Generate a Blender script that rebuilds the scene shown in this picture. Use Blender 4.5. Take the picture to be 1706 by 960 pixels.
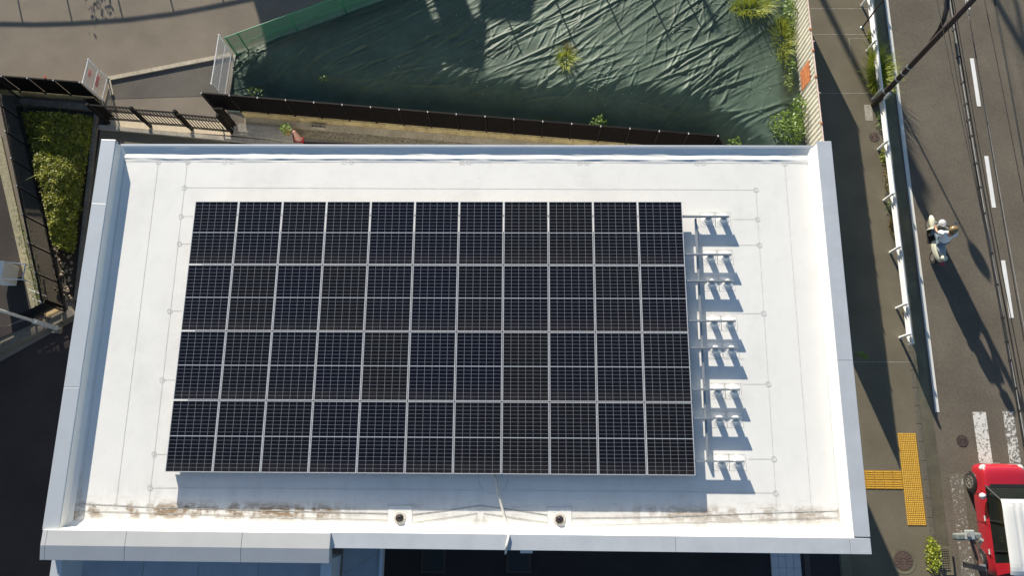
import bpy, bmesh, math, random
from mathutils import Vector, Matrix, noise
random.seed(7)
sc = bpy.context.scene
for o in list(bpy.data.objects): bpy.data.objects.remove(o)
col = sc.collection
# ---------------------------------------------------------------- camera
CAM = Vector((0, 0, 25.85)); F = 1264.76
cy, sy = math.cos(.0725), math.sin(.0725)
ROT = Matrix.Rotation(.0725, 3, 'Z') @ Matrix.Rotation(.243, 3, 'X') @ Matrix.Rotation(-.0648, 3, 'Z')
cd = bpy.data.cameras.new('camera'); cd.sensor_width = 36; cd.lens = F/1706*36; cd.clip_end = 3000
co = bpy.data.objects.new('camera', cd); col.objects.link(co); sc.camera = co
co.matrix_world = Matrix.Translation(CAM) @ ROT.to_4x4()
# ---------------------------------------------------------------- world, sun, exposure
S = Vector((1.2119, -3.4506, -1.0))            # direction light travels, per metre of height
EL = math.atan(1/math.hypot(S.x, S.y)); AZ = math.atan2(-S.x, -S.y)
w = bpy.data.worlds.new('World'); sc.world = w; w.use_nodes = True
wn = w.node_tree; sky = wn.nodes.new('ShaderNodeTexSky'); sky.sky_type = 'NISHITA'; sky.sun_disc = False
sky.sun_elevation = EL; sky.sun_rotation = AZ; sky.air_density = 1.0; sky.dust_density = .4; sky.ozone_density = 2.2
wn.links.new(sky.outputs[0], wn.nodes['Background'].inputs[0]); wn.nodes['Background'].inputs[1].default_value = .066
sl = bpy.data.lights.new('sun', 'SUN'); sl.energy = 5.0; sl.angle = math.radians(.5); sl.color = (1, .915, .775)
so = bpy.data.objects.new('sun', sl); col.objects.link(so); so.rotation_euler = S.to_track_quat('-Z', 'Y').to_euler()
so.location = (0, 0, 60)
sc.view_settings.view_transform = 'Standard'; sc.view_settings.look = 'None'; sc.view_settings.gamma = 1
sc.view_settings.exposure = 1.12
# ---------------------------------------------------------------- helpers
def ray(u, v): return ROT @ Vector(((u-853)/F, (480-v)/F, -1))
def at(u, v, z=0.0):
    d = ray(u, v); k = (z-CAM.z)/d.z; return CAM + d*k
def atx(u, v, x):
    d = ray(u, v); k = (x-CAM.x)/d.x; return CAM + d*k

def mat(name, color=(.5,.5,.5), rough=.7, metal=0, noise_s=0, amt=.15, bump=0, bs=None, spec=.5, coat=0, col2=None, detail=6, stretch=None, trans=0):
    m = bpy.data.materials.new(name); m.use_nodes = True; nt = m.node_tree; b = nt.nodes['Principled BSDF']
    c = (*color, 1); b.inputs['Base Color'].default_value = c; b.inputs['Roughness'].default_value = rough
    b.inputs['Metallic'].default_value = metal; b.inputs['Specular IOR Level'].default_value = spec; b.inputs['Coat Weight'].default_value = coat
    if noise_s or bump:
        tc = nt.nodes.new('ShaderNodeTexCoord'); src = tc.outputs['Object']
        if stretch:
            mp = nt.nodes.new('ShaderNodeMapping'); mp.inputs['Scale'].default_value = stretch; nt.links.new(src, mp.inputs[0]); src = mp.outputs[0]
    if noise_s:
        n = nt.nodes.new('ShaderNodeTexNoise'); n.inputs['Scale'].default_value = noise_s; n.inputs['Detail'].default_value = detail; n.inputs['Roughness'].default_value = .65
        nt.links.new(src, n.inputs['Vector'])
        r = nt.nodes.new('ShaderNodeValToRGB'); r.color_ramp.elements[0].position = .3; r.color_ramp.elements[1].position = .7
        d = col2 if col2 else tuple(x*(1-amt) for x in color); e = color if col2 else tuple(min(1, x*(1+amt)) for x in color)
        r.color_ramp.elements[0].color = (*d, 1); r.color_ramp.elements[1].color = (*e, 1)
        nt.links.new(n.outputs[0], r.inputs[0]); nt.links.new(r.outputs[0], b.inputs['Base Color'])
    if bump:
        n2 = nt.nodes.new('ShaderNodeTexNoise'); n2.inputs['Scale'].default_value = bs or noise_s*3; n2.inputs['Detail'].default_value = 4
        nt.links.new(src, n2.inputs['Vector']); bp = nt.nodes.new('ShaderNodeBump'); bp.inputs['Strength'].default_value = bump; bp.inputs['Distance'].default_value = .02
        nt.links.new(n2.outputs[0], bp.inputs['Height']); nt.links.new(bp.outputs[0], b.inputs['Normal'])
    return m
def two_scale(m, s2, amt2, thr=(.35,.65)):
    """multiply the base colour with a second, larger noise: wear and patches"""
    nt = m.node_tree; b = nt.nodes['Principled BSDF']; l = b.inputs['Base Color'].links
    tc = nt.nodes.new('ShaderNodeTexCoord'); n = nt.nodes.new('ShaderNodeTexNoise'); n.inputs['Scale'].default_value = s2; n.inputs['Detail'].default_value = 8; n.inputs['Roughness'].default_value = .6
    nt.links.new(tc.outputs['Object'], n.inputs['Vector']); r = nt.nodes.new('ShaderNodeMapRange'); r.inputs[1].default_value = thr[0]; r.inputs[2].default_value = thr[1]; r.inputs[3].default_value = 1-amt2; r.inputs[4].default_value = 1+amt2*.4
    nt.links.new(n.outputs[0], r.inputs[0]); mx = nt.nodes.new('ShaderNodeMix'); mx.data_type = 'RGBA'; mx.blend_type = 'MULTIPLY'; mx.inputs[0].default_value = 1
    if l: nt.links.new(l[0].from_socket, mx.inputs[6])
    else: mx.inputs[6].default_value = b.inputs['Base Color'].default_value
    nt.links.new(r.outputs[0], mx.inputs[7]); nt.links.new(mx.outputs[2], b.inputs['Base Color']); return m

class MB:
    def __init__(s): s.v = []; s.f = []; s.marks = []
    def add(s, vs, fs):
        s.marks.append((len(s.v), len(s.f))); n = len(s.v); s.v += [Vector(v) for v in vs]; s.f += [tuple(i+n for i in f) for f in fs]; return s
    def box(s, a, b):
        x0,y0,z0 = a; x1,y1,z1 = b
        return s.add([(x0,y0,z0),(x1,y0,z0),(x1,y1,z0),(x0,y1,z0),(x0,y0,z1),(x1,y0,z1),(x1,y1,z1),(x0,y1,z1)], [(0,3,2,1),(4,5,6,7),(0,1,5,4),(1,2,6,5),(2,3,7,6),(3,0,4,7)])
    def bar(s, p, q, wd, h, up=(0,0,1)):
        p = Vector(p); q = Vector(q); d = (q-p).normalized(); u = Vector(up)
        if abs(d.dot(u)) > .98: u = Vector((0,1,0))
        r = d.cross(u).normalized(); u = r.cross(d)
        c = [r*(-wd/2)-u*(h/2), r*(wd/2)-u*(h/2), r*(wd/2)+u*(h/2), r*(-wd/2)+u*(h/2)]
        return s.add([p+k for k in c]+[q+k for k in c], [(0,1,2,3),(7,6,5,4),(0,4,5,1),(1,5,6,2),(2,6,7,3),(3,7,4,0)])
    def tube(s, p, q, r0, r1=None, n=10, caps=True):
        p = Vector(p); q = Vector(q); r1 = r0 if r1 is None else r1; d = (q-p).normalized()
        a = d.orthogonal().normalized(); b = d.cross(a)
        vs = []
        for (c, r) in ((p, r0), (q, r1)):
            for i in range(n):
                t = 2*math.pi*i/n; vs.append(c + a*math.cos(t)*r + b*math.sin(t)*r)
        fs = [(i, (i+1)%n, n+(i+1)%n, n+i) for i in range(n)]
        if caps: fs += [tuple(range(n-1,-1,-1)), tuple(range(n, 2*n))]
        return s.add(vs, fs)
    def path(s, pts, r, n=8):
        pts = [Vector(p) for p in pts]; rings = []; vs = []
        for i, p in enumerate(pts):
            d = (pts[min(i+1, len(pts)-1)]-pts[max(i-1, 0)]).normalized()
            a = d.cross(Vector((.13,.21,1))).normalized(); b = d.cross(a); rr = r[i] if isinstance(r, (list, tuple)) else r
            for k in range(n):
                t = 2*math.pi*k/n; vs.append(p+a*math.cos(t)*rr+b*math.sin(t)*rr)
        fs = []
        for i in range(len(pts)-1):
            for k in range(n): fs.append((i*n+k, i*n+(k+1)%n, (i+1)*n+(k+1)%n, (i+1)*n+k))
        fs += [tuple(range(n-1,-1,-1)), tuple(range((len(pts)-1)*n, len(pts)*n))]
        return s.add(vs, fs)
    def lathe(s, prof, c, n=20):
        c = Vector(c); vs = []; fs = []
        for (r, z) in prof:
            for i in range(n):
                t = 2*math.pi*i/n; vs.append(c+Vector((math.cos(t)*r, math.sin(t)*r, z)))
        for j in range(len(prof)-1):
            for i in range(n): fs.append((j*n+i, j*n+(i+1)%n, (j+1)*n+(i+1)%n, (j+1)*n+i))
        fs += [tuple(range(n-1,-1,-1)), tuple(range((len(prof)-1)*n, len(prof)*n))]
        return s.add(vs, fs)
    def prism(s, pts, z0, z1):
        n = len(pts); area = sum(pts[i][0]*pts[(i+1)%n][1]-pts[(i+1)%n][0]*pts[i][1] for i in range(n))
        if area < 0: pts = pts[::-1]
        return s.add([(p[0],p[1],z0) for p in pts]+[(p[0],p[1],z1) for p in pts], [tuple(range(n-1,-1,-1)), tuple(range(n,2*n))]+[(i,(i+1)%n,n+(i+1)%n,n+i) for i in range(n)])
    def strip(s, a, b, wd, z):   # flat thin band on a floor
        a = Vector((a[0],a[1],0)); b = Vector((b[0],b[1],0)); d = (b-a).normalized(); r = Vector((-d.y,d.x,0))*wd/2
        return s.add([(*(a+r).xy, z),(*(a-r).xy, z),(*(b-r).xy, z),(*(b+r).xy, z)], [(0,1,2,3)])
    def ring(s, c, r0, r1, z, n=20):
        vs = []
        for i in range(n):
            t = 2*math.pi*i/n
            for r in (r0, r1): vs.append((c[0]+math.cos(t)*r, c[1]+math.sin(t)*r, z))
        return s.add(vs, [(2*i, 2*i+1, (2*i+3)%(2*n), (2*i+2)%(2*n)) for i in range(n)])
    def split(s, name, m, parent=None, **kw):     # every add() call becomes an object of its own
        out = []
        ends = s.marks[1:]+[(len(s.v), len(s.f))]
        for (a, fa), (b, fb) in zip(s.marks, ends):
            q = MB(); q.v = s.v[a:b]; q.f = [tuple(i-a for i in f) for f in s.f[fa:fb]]; out.append(q.build(name, m, parent, **kw))
        return out
    def build(s, name, m, parent=None, smooth=False, origin=None, bevel=0, kind=None):
        off = Vector((0,0,0))
        if parent:
            q = parent
            while q: off += q.location; q = q.parent
        elif origin is not None: off = Vector(origin)
        me = bpy.data.meshes.new(name); me.from_pydata([tuple(v-off) for v in s.v], [], s.f); me.materials.append(m)
        if smooth: me.polygons.foreach_set('use_smooth', [True]*len(me.polygons))
        o = bpy.data.objects.new(name, me); col.objects.link(o)
        if parent: o.parent = parent
        elif origin is not None: o.location = off
        if bevel:
            bv = o.modifiers.new('bevel', 'BEVEL'); bv.width = bevel; bv.segments = 2; bv.limit_method = 'ANGLE'
        if kind: o['kind'] = kind
        me.update(); return o
def tag(o, label, cat, group=None):
    o['label'] = label; o['category'] = cat
    if group: o['group'] = group
    return o
def empty(name, loc, label, cat, group=None):
    o = bpy.data.objects.new(name, None); col.objects.link(o); o.location = loc; o.empty_display_size = .3
    return tag(o, label, cat, group)
def copy_tree(o, parent=None):
    c = o.copy(); col.objects.link(c); c.parent = parent
    for ch in [x for x in bpy.data.objects if x.parent == o]: copy_tree(ch, c)
    return c

# ---------------------------------------------------------------- materials
M = {}
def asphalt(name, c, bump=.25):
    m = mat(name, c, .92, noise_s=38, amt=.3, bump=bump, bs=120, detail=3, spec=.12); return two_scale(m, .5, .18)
M['lot'] = asphalt('lot_asphalt', (.215,.185,.148))
M['road'] = asphalt('road_asphalt', (.150,.130,.103))
M['walk'] = asphalt('walk_asphalt', (.165,.145,.105))
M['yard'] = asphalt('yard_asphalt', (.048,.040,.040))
M['concrete'] = two_scale(mat('concrete', (.34,.31,.26), .9, noise_s=12, amt=.2, bump=.2, bs=50), 1.5, .25)
M['tan_concrete'] = two_scale(mat('tan_concrete', (.42,.37,.28), .9, noise_s=12, amt=.2, bump=.2, bs=50), 1.5, .2)
M['shaded_concrete'] = two_scale(mat('concrete_in_shade', (.17,.15,.12), .9, noise_s=12, amt=.25, bump=.2, bs=50), 1.5, .3)  # concrete darkened for the left edge, shade put into its colour
M['old_concrete'] = two_scale(mat('mossy_concrete', (.55,.45,.23), .9, noise_s=6, amt=.35, bump=.3, bs=40, col2=(.30,.24,.12)), 1.3, .3)
M['gutter'] = two_scale(mat('gutter_concrete', (.155,.142,.092), .9, noise_s=30, amt=.3, bump=.3, bs=90), 1.1, .3)
M['gravel'] = mat('gravel', (.36,.31,.21), .95, noise_s=14, bump=.6, bs=25, col2=(.12,.10,.065), detail=3)
M['soil'] = mat('soil', (.06,.05,.035), .95, noise_s=8, bump=.5, bs=30, col2=(.02,.018,.012))
M['white_paint'] = mat('white_paint', (.78,.78,.76), .5, noise_s=4, amt=.06)
M['membrane'] = mat('roof_membrane', (.80,.79,.755), .55, noise_s=.8, amt=.025, bump=.05, bs=6)
M['membrane_plain'] = mat('membrane_plain', (.80,.79,.755), .5, noise_s=2, amt=.03)
M['coping'] = mat('coping_metal', (.60,.63,.66), .4, metal=.35, noise_s=1.8, amt=.07, stretch=(1,1,1))
M['coping_bright'] = mat('coping_bright_metal', (.66,.69,.71), .4, metal=.4, noise_s=1.5, amt=.04)
M['wall'] = mat('wall_cladding', (.50,.50,.49), .7, noise_s=3, amt=.06)
M['seam'] = mat('seam_grime', (.62,.60,.56), .8, noise_s=5, amt=.25)
M['seam_dark'] = mat('seam_dark', (.36,.34,.30), .8, noise_s=9, amt=.4)
M['galv'] = mat('galvanised_steel', (.42,.45,.47), .42, metal=.6, noise_s=12, amt=.12)
M['alu'] = mat('panel_frame_aluminium', (.85,.85,.86), .4, metal=.3, noise_s=6, amt=.04)
M['black_metal'] = mat('black_metal', (.010,.009,.009), .6, spec=.15, noise_s=5, amt=.2)
M['louvre'] = mat('black_louvre', (.010,.008,.007), .7, spec=.08, noise_s=5, amt=.25)
M['cap'] = mat('grey_cap', (.45,.45,.43), .5, noise_s=9, amt=.1)
M['tarp'] = two_scale(mat('green_tarp', (.058,.094,.068), .58, noise_s=3, amt=.15, bump=.2, bs=14, spec=.28), .8, .2)
M['green_mesh'] = mat('green_mesh', (.03,.22,.11), .5, noise_s=6, amt=.2)
M['white_wire'] = mat('white_wire', (.70,.70,.70), .5, noise_s=8, amt=.1)
M['cream_sheet'] = two_scale(mat('cream_sheet', (.78,.74,.63), .6, noise_s=5, amt=.08), 2, .12)
M['rust'] = mat('rust', (.62,.22,.07), .85, noise_s=5, col2=(.26,.07,.025), bump=.3, bs=30)
M['rail_pink'] = mat('weathered_rail', (.62,.48,.42), .7, noise_s=12, amt=.2)
M['brown_pole'] = mat('brown_pole', (.030,.019,.018), .75, noise_s=9, amt=.2)
M['cable'] = mat('black_cable', (.02,.019,.02), .5, noise_s=8, amt=.2)
M['cable_grey'] = mat('grey_cable', (.30,.30,.29), .4, noise_s=8, amt=.2)
M['yellow'] = mat('yellow_tactile', (.42,.22,.02), .75, noise_s=16, amt=.22)
M['iron'] = mat('cast_iron', (.07,.05,.042), .7, noise_s=25, amt=.3, bump=.4, bs=60)
M['red_iron'] = mat('red_brown_iron', (.10,.065,.052), .75, noise_s=25, amt=.3, bump=.4, bs=60)
def leafmat(name, a, b):
    m = mat(name, a, .55, noise_s=7, col2=b, detail=2); m.node_tree.nodes['Principled BSDF'].inputs['Subsurface Weight'].default_value = 0
    nt = m.node_tree; bs = nt.nodes['Principled BSDF']; out = nt.nodes['Material Output']
    t = nt.nodes.new('ShaderNodeBsdfTranslucent'); mx = nt.nodes.new('ShaderNodeMixShader'); mx.inputs[0].default_value = .3
    src = bs.inputs['Base Color'].links[0].from_socket
    nt.links.new(src, t.inputs[0]); nt.links.new(bs.outputs[0], mx.inputs[1]); nt.links.new(t.outputs[0], mx.inputs[2]); nt.links.new(mx.outputs[0], out.inputs[0]); return m
M['leaf'] = leafmat('leaf_green', (.20,.29,.045), (.07,.14,.025))
M['hedge_leaf'] = leafmat('hedge_leaf', (.36,.35,.035), (.09,.13,.02))
M['grass'] = leafmat('grass_blade', (.40,.42,.035), (.15,.22,.02))
M['dry'] = leafmat('dry_weed', (.26,.20,.05), (.10,.08,.03))
M['red_paint'] = mat('red_car_paint', (.34,.010,.022), .3, coat=1, noise_s=2, amt=.04)
M['white_car'] = mat('white_car_paint', (.72,.72,.70), .3, coat=.6, noise_s=2, amt=.03)
M['glass'] = mat('dark_glass', (.010,.013,.012), .08, spec=.4, noise_s=1, amt=.2)
M['rubber'] = mat('rubber', (.02,.02,.02), .8, noise_s=20, amt=.2)
M['rim'] = mat('wheel_rim', (.35,.33,.30), .35, metal=.6, noise_s=10, amt=.1)
M['plastic_black'] = mat('black_plastic', (.02,.02,.021), .5, noise_s=10, amt=.1)
M['lens'] = mat('lamp_lens', (.62,.62,.60), .12, coat=1, noise_s=9, amt=.15)
M['cream'] = mat('cream_paint', (.55,.55,.44), .3, coat=.5, noise_s=4, amt=.05)
M['skin'] = mat('skin', (.50,.24,.15), .55, noise_s=8, amt=.08)
M['shirt'] = mat('white_shirt', (.78,.79,.82), .8, noise_s=6, amt=.08, bump=.3, bs=12)
M['trousers'] = mat('grey_trousers', (.16,.22,.27), .85, noise_s=8, amt=.15)
M['helmet'] = mat('helmet_gold', (.20,.14,.055), .28, coat=.6, noise_s=4, amt=.1)
M['red_lens'] = mat('red_lens', (.42,.01,.04), .2, coat=1, noise_s=9, amt=.1)
M['pale_pink'] = mat('faded_cone', (.60,.33,.27), .7, noise_s=6, amt=.12)
M['red'] = mat('red_rubber', (.60,.04,.03), .6, noise_s=6, amt=.12)
M['terracotta'] = mat('terracotta', (.45,.20,.10), .8, noise_s=9, amt=.15)
M['grey_box'] = mat('grey_housing', (.34,.36,.35), .45, noise_s=6, amt=.1)
M['house_wall'] = mat('house_wall', (.5,.47,.42), .8, noise_s=3, amt=.08)
M['house_roof'] = mat('house_roof', (.12,.11,.11), .7, noise_s=6, amt=.15)
M['dirty_white'] = mat('off_white_cable', (.62,.60,.54), .5, noise_s=9, amt=.15)
M['signal_grey'] = mat('signal_grey', (.16,.18,.17), .5, noise_s=6, amt=.1)
M['amber'] = mat('pale_lens', (.5,.5,.45), .2, noise_s=4, amt=.1)

# worn white paint: threshold noise mixes paint with the asphalt colour beneath
def worn(name, level):
    m = mat(name, (.68,.68,.64), .7); nt = m.node_tree; b = nt.nodes['Principled BSDF']
    tc = nt.nodes.new('ShaderNodeTexCoord'); n = nt.nodes.new('ShaderNodeTexNoise'); n.inputs['Scale'].default_value = 14; n.inputs['Detail'].default_value = 9; n.inputs['Roughness'].default_value = .7
    nt.links.new(tc.outputs['Object'], n.inputs['Vector']); r = nt.nodes.new('ShaderNodeValToRGB')
    r.color_ramp.elements[0].position = level; r.color_ramp.elements[0].color = (.15,.13,.103,1); r.color_ramp.elements[1].position = min(1, level+.06); r.color_ramp.elements[1].color = (.66,.66,.62,1)
    nt.links.new(n.outputs[0], r.inputs[0]); nt.links.new(r.outputs[0], b.inputs['Base Color']); return m
M['worn1'] = worn('worn_paint', .42); M['worn2'] = worn('worn_paint_heavy', .48); M['worn3'] = worn('worn_paint_faint', .57); M['edge_line'] = worn('edge_line_paint', .30)

# dirt stains on the roof membrane along the gutter fold
def stain_roof():
    m = M['membrane']; nt = m.node_tree; b = nt.nodes['Principled BSDF']; base = b.inputs['Base Color'].links[0].from_socket
    N = nt.nodes.new; L = nt.links.new
    def math_(op, a, c=None, d=None):
        n = N('ShaderNodeMath'); n.operation = op
        for i, x in enumerate((a, c, d)):
            if x is None: continue
            if isinstance(x, (int, float)): n.inputs[i].default_value = x
            else: L(x, n.inputs[i])
        return n.outputs[0]
    def mr(x, a, c, d, e):
        n = N('ShaderNodeMapRange'); n.interpolation_type = 'SMOOTHSTEP'
        L(x, n.inputs[0])
        for i, k in enumerate((a, c, d, e)): n.inputs[i+1].default_value = k
        return n.outputs[0]
    tc = N('ShaderNodeTexCoord'); sp = N('ShaderNodeSeparateXYZ'); L(tc.outputs['Object'], sp.inputs[0]); X, Y = sp.outputs[0], sp.outputs[1]
    def nz(sx, sy, det=4, off=0):
        mp = N('ShaderNodeMapping'); mp.inputs['Scale'].default_value = (sx, sy, 1); mp.inputs['Location'].default_value = (off, off, 0); L(tc.outputs['Object'], mp.inputs[0])
        n = N('ShaderNodeTexNoise'); n.inputs['Scale'].default_value = 1; n.inputs['Detail'].default_value = det; n.inputs['Roughness'].default_value = .7; L(mp.outputs[0], n.inputs['Vector']); return n.outputs[0]
    yl, yr = at(420, 853, 7).y, at(1200, 858, 7).y
    yc = mr(X, -6.0, 4.0, yl, yr)
    d = math_('ABSOLUTE', math_('SUBTRACT', Y, yc))
    band = mr(d, .03, .30, 1, 0)
    blobs = mr(nz(1.5, .9, 3, 3.1), .42, .53, 0, 1)
    fine = mr(nz(5, 16, 6), .30, .56, 0, 1)
    side = mr(math_('ABSOLUTE', math_('SUBTRACT', X, -.9)), 2.6, 4.4, .12, 1); side = math_('MULTIPLY', side, mr(X, 1.5, 3.0, 1, .62))
    end = mr(math_('ABSOLUTE', math_('SUBTRACT', X, -1.9)), 8.6, 9.3, 1, .5)
    s1 = math_('MULTIPLY', math_('MULTIPLY', math_('MULTIPLY', band, blobs), math_('MULTIPLY', fine, side)), end)
    # faint water marks on the fold near the parapet and by the left cant
    d2 = mr(math_('ABSOLUTE', math_('SUBTRACT', Y, yc)), .1, .55, 1, 0)
    s2 = math_('MULTIPLY', math_('MULTIPLY', d2, mr(nz(2.5, 9, 6, 8.0), .5, .75, 0, 1)), .35)
    dl = math_('MULTIPLY', mr(X, -10.95, -10.55, 1, 0), mr(Y, .3, -.6, 0, 1))
    s3 = math_('MULTIPLY', math_('MULTIPLY', dl, mr(nz(4, 3, 5, 1.0), .42, .6, 0, 1)), .7)
    tot = math_('MINIMUM', math_('ADD', math_('ADD', s1, s2), s3), .92)
    mx = N('ShaderNodeMix'); mx.data_type = 'RGBA'; L(tot, mx.inputs[0]); L(base, mx.inputs[6]); mx.inputs[7].default_value = (.24,.155,.075,1)
    # broad footprints / dust
    d4 = mr(math_('SUBTRACT', Y, yc), .0, 1.1, 1, 0); d5 = math_('MULTIPLY', d4, mr(nz(3.0, .7, 5, 12), .42, .7, 0, .10))
    g = math_('SUBTRACT', math_('MULTIPLY', mr(nz(.5, .5, 8, 5), .45, .75, 1, .90), mr(nz(2.2, 1.4, 8, 15), .50, .70, 1, .955)), d5); mm = N('ShaderNodeMix'); mm.data_type = 'RGBA'; mm.blend_type = 'MULTIPLY'; mm.inputs[0].default_value = 1
    L(mx.outputs[2], mm.inputs[6]); L(g, mm.inputs[7]); L(mm.outputs[2], b.inputs['Base Color'])
stain_roof()

# ================================================================ GROUND
g0 = MB().box((-900,-900,-.6), (900,900,-.14)).build('ground', mat('far_ground', (.12,.115,.10), .95, noise_s=.2, amt=.2), kind='structure')
MB().box((-80,-60,-.139), (10.45,70,0)).build('parking_lot', M['lot'], kind='structure')
MB().box((10.45,-60,-.139), (13.06,70,.002)).build('sidewalk', M['walk'], kind='structure')
MB().box((13.7,-60,-.139), (21.5,70,-.12)).build('road', M['road'], kind='structure')
MB().add([(13.24,-60,-.139),(13.7,-60,-.139),(13.7,70,-.139),(13.24,70,-.139),(13.24,-60,.004),(13.7,-60,-.117),(13.7,70,-.117),(13.24,70,.004)], [(0,3,2,1),(4,5,6,7),(0,1,5,4),(1,2,6,5),(2,3,7,6),(3,0,4,7)]).build('gutter_strip', M['gutter'], kind='structure')
MB().box((21.5,-60,-.139), (25,70,.0)).build('far_sidewalk', M['walk'], kind='structure')
k = MB()
y = -12
while y < 26: k.box((13.063, y, -.13), (13.237, y+.59, .012)); y += .6
k.build('kerb', mat('kerb_stone', (.115,.102,.078), .9, noise_s=14, amt=.3, bump=.2, bs=60), kind='structure', bevel=.01)
# darker yard asphalt round the building
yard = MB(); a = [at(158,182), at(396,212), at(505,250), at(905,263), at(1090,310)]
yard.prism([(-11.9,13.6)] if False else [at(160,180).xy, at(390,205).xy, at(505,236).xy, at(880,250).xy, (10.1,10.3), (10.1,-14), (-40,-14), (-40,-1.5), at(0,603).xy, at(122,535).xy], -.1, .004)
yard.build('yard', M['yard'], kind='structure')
# sidewalk joints
j = MB()
for v in (14, 57, 155, 603):
    p = at(1400, v); 
    for i in range(1): j.box((10.46, p.y-.008, 0), (13.06, p.y+.008, .0045))
j.box((12.2, at(0,55).y-.5 if False else 15.3, 0), (12.215, 16.2, .0045)); j.box((12.2,16.2,0),(12.9,16.215,.0045))
for v in (175,):
    q = at(1447, 187); j.box((q.x-.13,q.y-.33,0),(q.x+.13,q.y+.3,.0044))
j.build('sidewalk_joints', M['seam_dark'], kind='structure')
p = at(1447,187); MB().box((p.x-.14,p.y-.34,0),(p.x+.14,p.y+.31,.0062)).build('sidewalk_patch', M['concrete'], kind='structure')

# painted markings
MB().box((13.79, 2.2, -.13), (13.93, 60, -.112)).build('edge_line', M['edge_line'], kind='structure')
cl = MB()
for (u0,v0,u1,v1) in ((1602,-60,1606,15),(1619,97,1632,177),(1643,260,1658,346),(1671,434,1684,530)):
    a = at(u0,v0,-.12); b = at(u1,v1,-.12); cl.box((a.x-.07, b.y, -.13), (a.x+.07, a.y, -.1125))
cl.build('centre_line', M['white_paint'], kind='structure')
for i, (u0,v0,u1,v1,wd,mm) in enumerate(((1631,687,1642,790,.44,'worn1'),(1679,686,1692,790,.36,'worn2'),(1592,790,1620,1000,.42,'worn3'))):
    a = at(u0,v0,-.12); b = at(u1,v1,-.12)
    MB().box((a.x-wd/2, b.y-1.2*(i<2), -.13), (a.x+wd/2, a.y, -.1125)).build('zebra_stripe', M[mm], kind='structure')

# tactile paving with raised dots and bars
tp = empty('tactile_paving', at(1517,800), 'vertical yellow tactile paving strip with raised dots beside the kerb', 'tactile paving')
p0 = at(1494,722); p1 = at(1541,878); x0 = p0.x+.02; x1 = x0+.6; ya = p0.y; yb = p1.y+.03
base = MB(); dots = MB(); n = 10; step = (ya-yb)/n
for i in range(n):
    for jx in range(2):
        base.box((x0+jx*.3+.002, ya-(i+1)*step+.002, 0), (x0+jx*.3+.298, ya-i*step-.002, .012))
        for a in range(5):
            for b in range(5):
                c = Vector((x0+jx*.3+.03+a*.06, ya-(i+1)*step+.03+b*.06*step/.3, .0125)); dots.add([c+Vector((math.cos(t)*.018, math.sin(t)*.018, 0)) for t in (0,1.047,2.094,3.14,4.19,5.24)]+[c+Vector((math.cos(t)*.011, math.sin(t)*.011, .006)) for t in (0,1.047,2.094,3.14,4.19,5.24)], [tuple(range(6,12))]+[(q,(q+1)%6,6+(q+1)%6,6+q) for q in range(6)])
base.build('tile', M['yellow'], tp); dots.build('raised_dots', mat('yellow_dot', (.78,.50,.08), .7, noise_s=12, amt=.2), tp)
tq = empty('tactile_paving', at(1470,800), 'short horizontal yellow tactile strip with raised bars running out from under the roof edge', 'tactile paving')
base = MB(); bars = MB(); yq1 = at(1442,784).y; yq0 = yq1-.6; xs = x0-.004
for i in range(8):
    for jj in range(2):
        base.box((xs-(i+1)*.3+.002, yq0+jj*.3+.002, 0), (xs-i*.3-.002, yq0+jj*.3+.298, .012))
        for b in range(4): bars.box((xs-(i+1)*.3+.02, yq0+jj*.3+.025+b*.07, .0125), (xs-i*.3-.02, yq0+jj*.3+.055+b*.07, .018))
base.build('tile', M['yellow'], tq); bars.build('raised_bars', mat('yellow_bar', (.72,.42,.05), .7, noise_s=12, amt=.2), tq)

# manholes and drain
def manhole(u, v, r, label, z, m, ringm=None, rr=0):
    p = at(u, v, z); e = empty('manhole_cover', p, label, 'manhole')
    lid = MB().lathe([(r, -.02), (r, .006), (r*.95, .008)], p, 28); lid.build('lid', m, e)
    ribs = MB()
    for i in range(7):
        t = i/7*math.pi; 
        for s in (-1, 1):
            ribs.bar(p+Vector((math.cos(t)*r*.25*s, math.sin(t)*r*.25*s, .01)), p+Vector((math.cos(t)*r*.85*s, math.sin(t)*r*.85*s, .01)), r*.07, .006)
    ribs.ring(p, r*.88, r*.93, p.z+.0115, 28); ribs.build('relief', m, e)
    if ringm: MB().lathe([(r+.004,-.02),(r+.004,.005),(rr,.005),(rr,-.02)], p, 32).build('collar', ringm, e)
manhole(1505, 935, .31, 'large round manhole cover in a concrete ring near the bottom of the sidewalk', .002, M['red_iron'], M['gutter'], .42)
manhole(1603, 735, .20, 'small dark manhole cover in the road above the red car', -.12, M['iron'])
manhole(1456, 228, .19, 'reddish manhole cover in the sidewalk below the pole base', .002, M['red_iron'])
p = at(1573, 934, -.02); e = empty('storm_drain', p, 'square metal grate drain in the gutter left of the red car', 'drain')
MB().box((p.x-.26,p.y-.45,p.z-.01),(p.x+.26,p.y+.42,p.z+.004)).build('concrete_surround', M['gutter'], e)
gr = MB()
for i in range(9): gr.box((p.x-.15,p.y-.30+i*.072,p.z+.005),(p.x+.15,p.y-.27+i*.072,p.z+.02))
for i in range(5): gr.box((p.x-.16+i*.073,p.y-.31,p.z+.005),(p.x-.145+i*.073,p.y+.32,p.z+.019))
gr.build('grate', M['gutter'], e); MB().box((p.x-.165,p.y-.315,p.z+.003),(p.x+.165,p.y+.33,p.z+.0075)).build('pit_shade', M['plastic_black'], e)  # flat black sheet under the grate, shade of the pit as colour

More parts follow.
